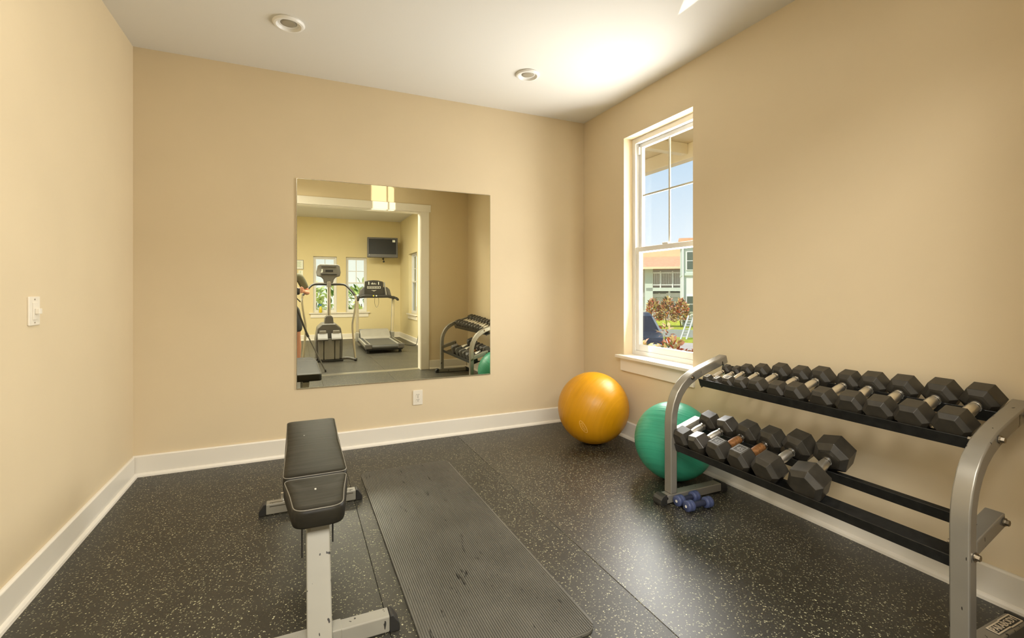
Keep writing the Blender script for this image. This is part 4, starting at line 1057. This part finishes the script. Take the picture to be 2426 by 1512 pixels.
# clothes follow the same joints, a little wider
def cloth(name, verts, edges, m): return skin_mesh(name, verts, edges, m, pr)
SV = [(0, 0, 0.82, (0.182, 0.150)), (0, -0.005, 0.98, (0.160, 0.128)), (0, 0, 1.22, (0.186, 0.130)), (0, 0, 1.375, (0.165, 0.112)), (0, 0.004, 1.43, 0.078)]
SE = [(0, 1), (1, 2), (2, 3), (3, 4)]
for sx, el_ in ((1, (0.300, -0.005, 1.150)), (-1, (-0.270, 0.02, 1.130))):
    bq = Vector((sx * 0.195, 0, 1.375)); c = bq.lerp(Vector(el_), 0.80); n0 = len(SV)
    SV += [(sx * 0.100, 0, 1.385, (0.100, 0.092)), (sx * 0.165, 0, 1.392, 0.079), (*bq, 0.071), (*bq.lerp(c, 0.5), 0.064), (*c, 0.060)]
    SE += [(3, n0), (n0, n0 + 1), (n0 + 1, n0 + 2), (n0 + 2, n0 + 3), (n0 + 3, n0 + 4)]
cloth('shirt', SV, SE, 'shirt')
for sx in (1, -1):
    cloth('shorts_leg', [(sx * 0.060, 0.0, 0.95, (0.105, 0.125)), (sx * 0.100, 0.005, 0.82, 0.116), (sx * 0.130, 0.012, 0.66, 0.108), (sx * 0.144, 0.014, 0.53, 0.098)], [(0, 1), (1, 2), (2, 3)], 'shorts')
    b = B(); b.prism(rrect(-0.048, 0.048, -0.085, 0.20, 0.045, 5), 0.0, 0.075, 'z'); b.bm.transform(Matrix.Translation((sx * 0.172, 0.0, 0)))
    mk('shoe', b, 'black', pr, bevel=0.02, bseg=3)
b = B(); b.sphere((0, 0.018, 1.685), 0.100, 24, 16, 0.92, 1.04, 0.98)
for v in list(b.bm.verts):
    if v.co.y > 0.085 and v.co.z < 1.72 or v.co.z < 1.615: b.bm.verts.remove(v)
mk('hair', b, 'hair', pr, smooth=True)
for sx in (1, -1):
    b = B(); b.sphere((sx * 0.032, 0.1065, 1.655), 0.0125, 14, 10); ey_ = mk('eye', b, 'eye', pr, smooth=True)
    b = B(); b.sphere((sx * 0.032, 0.1170, 1.655), 0.0050, 10, 8, 1, 0.6, 1); mk('pupil', b, 'hair', ey_, smooth=True)
    b = B(); b.sphere((sx * 0.088, 0.025, 1.645), 0.030, 12, 10, 0.35, 0.7, 1.1); mk('ear', b, 'skin', pr, smooth=True)
b = B(); b.prism([(0.112, 1.652), (0.128, 1.630), (0.138, 1.612), (0.130, 1.604), (0.112, 1.606)], -0.012, 0.012, 'x'); mk('nose', b, 'skin', pr, bevel=0.006, bseg=3)
b = B(); b.sphere((0, 0.108, 1.578), 0.022, 14, 8, 1.1, 0.45, 0.32); mk('mouth', b, 'lip', pr, smooth=True)

# ================================================================ outside the window
GZ = -1.10
struct('ground', B().box(-40, 90, -60, 90, GZ - 0.2, GZ), 'pave')
DV = Vector((math.sin(R(42.3)), math.cos(R(42.3)), 0)); RV = Vector((math.cos(R(42.3)), -math.sin(R(42.3)), 0))
def out(D, lat=0.0, z=0.0): return DV * D + RV * lat + Vector((0, 0, z))
def omx(D, lat=0.0, z=0.0): return Matrix.Translation(out(D, lat, z)) @ Matrix.Rotation(R(-42.3), 4, 'Z')   # local x right, y away
for nm, y0, y1, lab in (('lawn', 22.1, 24.3, 'bright strip of sunlit lawn in front of the garden wall outside'), ('lawn', 25.0, 38.0, 'sunlit lawn behind the garden wall outside')):
    b = B(); b.box(-9, 9, y0, y1, 0, 0.03); b.bm.transform(omx(0, 0, GZ))
    lw = mk(nm, b, 'grass'); setp(lw, kind='structure', label=lab)

# porch: deck, roof with beams, post
struct('porch_deck', B().box(XR + 0.2, 3.25, -1.0, 8.5, -0.25, -0.08), 'deck')
pc = struct('porch_ceiling', B().box(XR + 0.18, 4.95, -2.0, 9.5, 3.06, 3.12), 'cream')
mk('roof_slab', B().box(XR + 0.1, 5.2, -2.2, 9.8, 3.12, 3.30), 'roof', pc)
mk('edge_beam', B().box(4.52, 4.66, -2.0, 9.5, 2.865, 3.06), 'creambeam', pc, bevel=0.01)
mk('fascia', B().box(4.90, 5.02, -2.2, 9.8, 3.02, 3.32), 'creambeam', pc)
for y in (0.6, 2.6, 4.62, 6.6):
    mk('cross_beam', B().box(XR + 0.18, 4.52, y - 0.05, y + 0.05, 2.92, 3.06), 'creambeam', pc, bevel=0.008)
mk('ledger', B().box(XR + 0.18, XR + 0.24, -2, 9.5, 2.92, 3.06), 'creambeam', pc)

# far building with a balcony
D0 = 40.0; k4 = D0 / 30
bld = root('apartment_building', None, 'pale two-storey building with an orange roof and a white balcony, far outside the window', 'building', mx=omx(D0, 0, GZ))
def bz(z): return CAM_H + (z - CAM_H) * k4 - GZ        # picture height (at 30 m) to local height
def bpart(name, b, m, par=bld, **kw): return mk(name, b, m, par, **kw)
FLZ = bz(1.36)
bpart('wall', B().box(-8, 1.6, 1.8, 5.0, 0, bz(2.75)), 'balcwall')
bpart('lower_wall', B().box(-8, 1.6, 1.55, 1.8, 0, bz(1.1)), 'siding')
bpart('floor_slab', B().box(-1.5, 1.6, -0.1, 1.8, bz(1.15), FLZ), 'siding', bevel=0.01)
bpart('lintel', B().box(-8, 1.6, 0.9, 1.5, bz(0.79), bz(1.05)), 'sidingwhite')
for x0, x1 in ((-1.0, -0.55), (-0.45, 0.05)):
    bpart('vent_slot', B().box(x0 * 1.0, x1 * 1.0, 0.87, 0.9, bz(1.0), bz(1.03)), 'slot')
bpart('pale_column', B().box(-1.6, -0.98, -0.1, 0.3, 0, bz(2.55)), 'siding')
bpart('column', B().box(0.22, 0.36, 0.2, 0.4, 0, bz(1.15)), 'sidingwhite')
rfb = bpart('roof', B().prism([(-0.9, bz(2.60)), (3.2, bz(3.40)), (6.5, bz(2.6)), (6.5, bz(2.5)), (-0.9, bz(2.5))], -9, 2.2, 'x'), 'roof')
bpart('upper_wall', B().box(-9, 2.2, 3.4, 6.0, bz(2.9), bz(3.98)), 'cream')
bpart('eave', B().box(-9, 2.2, -0.95, -0.85, bz(2.47), bz(2.60)), 'creambeam')
rl = bpart('railing', B().box(-1.2, 1.25, -0.06, 0.0, bz(2.22), bz(2.30)), 'sidingwhite')
bpart('bottom_rail', B().box(-1.2, 1.25, -0.05, -0.01, bz(1.50), bz(1.57)), 'sidingwhite', rl)
for x in (-1.05, -0.39, 0.53, 1.2): bpart('railing_post', B().box(x - 0.05, x + 0.05, -0.09, 0.02, FLZ, bz(2.36)), 'sidingwhite', rl)
base_me = None
for i in range(17):
    x = -0.97 + i * 0.132
    if base_me is None:
        o = bpart('baluster', B().box(-0.018, 0.018, -0.045, -0.015, bz(1.57), bz(2.22)), 'sidingwhite', rl); base_me = o
    else:
        o = base_me.copy(); col.objects.link(o); o.parent = rl
    o.location.x = x
# nearer wing with windows, right edge of the view
wing = root('side_wing', None, 'white building wing with small windows at the right edge of the window view', 'building', mx=omx(32, 0, GZ))
k3 = 32 / 24
def wz(z): return CAM_H + (z - CAM_H) * k3 - GZ
mk('wall', B().box(0.77 * k3, 6.0, 0, 5, 0, wz(1.9)), 'sidingwhite', wing)
mk('upper_wall', B().box(0.77 * k3, 6.0, -0.05, 5, wz(2.02), wz(3.5)), 'siding', wing)
mk('band', B().box(0.75 * k3, 6.0, -0.12, 5, wz(1.9), wz(2.02)), 'siding', wing)
mk('corner_board', B().box(0.76 * k3, 0.90 * k3, -0.04, 0.0, 0, wz(1.9)), 'siding', wing)
mk('downpipe', B().cyl((0.80 * k3, -0.16, 0), (0.80 * k3, -0.16, wz(3.4)), 0.04, seg=10), 'sidingwhite', wing)
mk('roof', B().box(0.6 * k3, 6.3, -0.5, 5.3, wz(3.5), wz(3.65)), 'roof', wing)
for z0, z1 in ((2.15, 3.05), (0.15, 0.95)):
    yq = -0.05 if z0 > 2 else 0.0
    f_ = mk('window', B().box(0.93 * k3, 1.9 * k3, yq - 0.06, yq, wz(z0), wz(z1)), 'sidingwhite', wing)
    zm_ = (z0 + z1) / 2
    for a, c in ((z0 + 0.04, zm_ - 0.02), (zm_ + 0.02, z1 - 0.04)):
        for x0, x1 in ((0.97, 1.40), (1.43, 1.86)):
            mk('pane', B().box(x0 * k3, x1 * k3, yq - 0.075, yq - 0.06, wz(a), wz(c)), 'winglass', f_)
# ladder leaning on the wing
ld = root('step_ladder', None, 'aluminium ladder leaning on the white wing outside', 'ladder', mx=omx(23.2, 0, GZ + 0.03))
def lad(u0, v0, D_=23.2):
    d = px_ray(u0, v0); t = D_ / (d.dot(DV)); p = Vector((0, 0, CAM_H)) + d * t; return p.dot(RV), p.z - GZ
La = lad(1612.5, 799); Lb = lad(1626, 799); Ua = lad(1634, 752); Ub = lad(1647, 752)
gz_ = min(La[1], Lb[1])
pa, pb = (La[0], 0, 0.0), (Ua[0], 0.9, Ua[1]); qa, qb = (Lb[0], 0, 0.0), (Ub[0], 0.9, Ub[1])
mk('stile', B().tube([pa, pb], rect(0.07, 0.05)), 'ladder', ld); mk('stile', B().tube([qa, qb], rect(0.07, 0.05)), 'ladder', ld)
for i in range(1, 9):
    t = i / 9; mk('rung', B().rtube([Vector(pa).lerp(Vector(pb), t), Vector(qa).lerp(Vector(qb), t)], 0.022, 6), 'ladder', ld)

# low wall / kerb by the lawn
lwall = struct('garden_wall', B().box(-9, 9, 0, 0.25, 0, 0.36), 'concrete'); lwall.data.transform(omx(24.5, 0.0, GZ))

# plants
rng = random.Random(7)
leaf_meshes = {}
def leaf_mesh(m, l, w):
    key = (m, l, w)
    if key in leaf_meshes: return leaf_meshes[key]
    bm = bmesh.new(); pts = [(0, 0, 0), (w * 0.5, l * 0.30, 0.10 * l), (w * 0.42, l * 0.68, 0.13 * l), (0, l, 0.02 * l), (-w * 0.42, l * 0.68, 0.13 * l), (-w * 0.5, l * 0.30, 0.10 * l)]
    vs = [bm.verts.new(p) for p in pts]; c1 = bm.verts.new((0, l * 0.32, 0.05 * l)); c2 = bm.verts.new((0, l * 0.68, 0.07 * l))
    for f in ((vs[0], vs[1], c1), (vs[1], vs[2], c2, c1), (vs[2], vs[3], c2), (vs[3], vs[4], c2), (vs[4], vs[5], c1, c2), (vs[5], vs[0], c1)): bm.faces.new(f)
    me = bpy.data.meshes.new('leaf'); bm.to_mesh(me); bm.free(); me.materials.append(M[m]); leaf_meshes[key] = me; return me
def rot_to(d, spin):
    q = Vector(d).normalized().to_track_quat('Y', 'Z'); return q.to_matrix().to_4x4() @ Matrix.Rotation(spin, 4, 'Y')
def shrub(name, base, rx, ry, h0, h1, nleaf, nstuff, mats_, l, w, label, cat, group=None, rz=0.0):
    r = root(name, base, label, cat, group, rz=rz)
    st = B()
    for i in range(6):
        a = rng.uniform(0, 2 * PI); st.rtube([(0.05 * math.cos(a), 0.05 * math.sin(a), 0), (rx * 0.6 * math.cos(a), ry * 0.6 * math.sin(a), h1 * 0.75)], 0.012, 5)
    mk('stems', st, 'stem', r)
    def place():
        a = rng.uniform(0, 2 * PI); e_ = rng.uniform(-0.5, 1); q = math.sqrt(max(0, 1 - e_ * e_)); k_ = rng.uniform(0.75, 1.0)
        c = (h0 + h1) / 2; hh = (h1 - h0) / 2
        p = Vector((rx * q * math.cos(a) * k_, ry * q * math.sin(a) * k_, c + hh * e_ * k_))
        d = Vector((q * math.cos(a) * 0.8 + rng.uniform(-.5, .5), q * math.sin(a) * 0.8 + rng.uniform(-.5, .5), e_ * 0.5 + rng.uniform(-.2, .9)))
        return Matrix.Translation(p) @ rot_to(d, rng.uniform(-1, 1)) @ Matrix.Scale(rng.uniform(0.7, 1.25), 4)
    for i in range(nleaf):
        o = bpy.data.objects.new('leaf', leaf_mesh(rng.choice(mats_), l, w)); col.objects.link(o); o.parent = r; o.matrix_local = place(); WM[o.name] = WM[r.name]
    if nstuff:
        me = bpy.data.meshes.new('foliage'); vs = []; fs = []; mi = []
        tm_ = leaf_mesh(mats_[0], l, w); tv_ = [v.co.copy() for v in tm_.vertices]; tf_ = [tuple(p.vertices) for p in tm_.polygons]
        for i in range(nstuff):
            m4 = place(); o0 = len(vs); vs += [m4 @ v for v in tv_]; fs += [tuple(o0 + k_ for k_ in f) for f in tf_]; c = rng.randrange(len(mats_)); mi += [c] * len(tf_)
        me.from_pydata(vs, [], fs)
        for x in mats_: me.materials.append(M[x])
        me.polygons.foreach_set('material_index', mi)
        o = bpy.data.objects.new('foliage', me); col.objects.link(o); o.parent = r; o['kind'] = 'stuff'
    return r
CR = ['leafred', 'leafyellow', 'leafpink', 'leafred', 'leafyellow', 'leafgreen']
for i, (D, lat, lab) in enumerate(((5.6, -0.30, 'red and cream croton bush left of centre just below the window view'), (5.5, 0.06, 'red and cream croton bush in the middle just below the window view'), (5.4, 0.42, 'red and cream croton bush at the right edge just below the window view'))):
    p = out(D, lat, GZ)
    shrub('croton_bush', p, 0.145, 0.16, 1.30, 1.73, 70, 90, CR if i else ['leafgreen', 'leafyellow', 'leafpink', 'leafyellow'], 0.085, 0.034, lab, 'shrub', 'crotons outside the window')
for i, (lat, lab) in enumerate(((-0.74, 'left reddish hedge shrub in front of the far building'), (0.10, 'middle reddish hedge shrub in front of the far building'), (0.94, 'right reddish hedge shrub in front of the far building'))):
    shrub('hedge_shrub', out(31, lat, GZ), 0.38, 0.36, -0.10, 1.74 + 0.1 * (i % 2), 90, 620, ['leafyellow', 'leafpink', 'leafdark', 'leafyellow', 'leafpink', 'leafred', 'leafyellow'], 0.20, 0.085, lab, 'shrub', 'hedge in front of the far building')
# slender croton stalk standing before the hedge
shrub('croton_stalk', out(13, 0.0, GZ), 0.14, 0.14, 0.95, 1.42, 26, 0, ['leafyellow', 'leafred', 'leafpink'], 0.16, 0.05, 'single yellow and red croton stalk standing in front of the hedge', 'shrub')

# parked dark car, front to the right
car = root('car', None, 'dark navy parked car seen by its bonnet and windscreen outside the window', 'car', mx=omx(14.2, -0.86, GZ) @ Matrix.Rotation(R(-84), 4, 'Z'))
def cmk(name, b, m, par=car, **kw):
    for v in b.bm.verts: v.co.y *= 1 - 0.55 * max(0.0, v.co.z - 1.0)
    return mk(name, b, m, par, **kw)
prof = [(0.0, 0.30), (0.03, 0.55), (-0.05, 0.80), (-0.25, 0.90), (-0.95, 1.00), (-1.55, 1.47), (-1.9, 1.56), (-3.0, 1.55), (-3.7, 1.12), (-4.25, 1.05), (-4.35, 0.75), (-4.30, 0.32), (-3.95, 0.28), (-0.4, 0.26)]
cmk('car_body', B().prism([(x * 0.98, z) for x, z in prof], -0.85, 0.85, 'y'), 'carpaint', car, bevel=0.06, bseg=3)
for s in (-1, 1):
    b = B(); b.prism([(-1.08, 1.03), (-1.60, 1.42), (-2.25, 1.47), (-2.25, 1.03)], s * 0.845, s * 0.862, 'y'); cmk('side_window', b, 'carglass', car)
    b = B(); b.prism([(-2.35, 1.03), (-2.35, 1.47), (-2.95, 1.46), (-3.45, 1.10), (-3.45, 1.03)], s * 0.845, s * 0.862, 'y'); cmk('side_window', b, 'carglass', car)
    b = B(); b.prism([(-0.93, 1.00), (-1.50, 1.45), (-1.55, 1.45), (-0.99, 1.00)], s * 0.80, s * 0.868, 'y'); cmk('windscreen_pillar', b, 'silver', car)
    b = B(); b.box(0.0, 0.04, s * 0.62 - 0.14, s * 0.62 + 0.14, 0.60, 0.74); mk('headlamp', b, 'print', car, bevel=0.02)
    for x in (-0.80, -3.45):
        wh = mk('wheel', B().cyl((x, s * 0.70, 0.32), (x, s * 0.89, 0.32), 0.32, seg=28), 'rubber', car, bevel=0.02)
        mk('hub', B().cyl((x, s * 0.885, 0.32), (x, s * 0.90, 0.32), 0.19, seg=20), 'silver', wh)
b = B(); b.prism([(-0.98, 1.005), (-1.52, 1.435), (-1.54, 1.455), (-0.96, 1.02)], -0.74, 0.74, 'y'); cmk('windscreen', b, 'carglass', car)
mk('grille', B().box(0.0, 0.035, -0.42, 0.42, 0.52, 0.72), 'slot', car)
mk('bumper', B().box(-0.05, 0.08, -0.80, 0.80, 0.32, 0.48), 'black', car, bevel=0.03)

# planting and a pale neighbour wall outside the far room
FL = ['leaflime', 'leaflime', 'leafgreen', 'leaflime', 'leaflime']
for i, (x, y, h, lab) in enumerate(((0.20, -6.6, 2.62, 'lime green shrub outside the left far window'), (1.05, -7.6, 2.5, 'lime green shrub between the two far windows'), (1.75, -6.5, 2.55, 'lime green shrub outside the right far window'))):
    shrub('garden_shrub', (x, y, GZ), 0.48, 0.4, 0.6, h, 60, 160, FL, 0.20, 0.075, lab, 'shrub', 'shrubs outside the far windows')
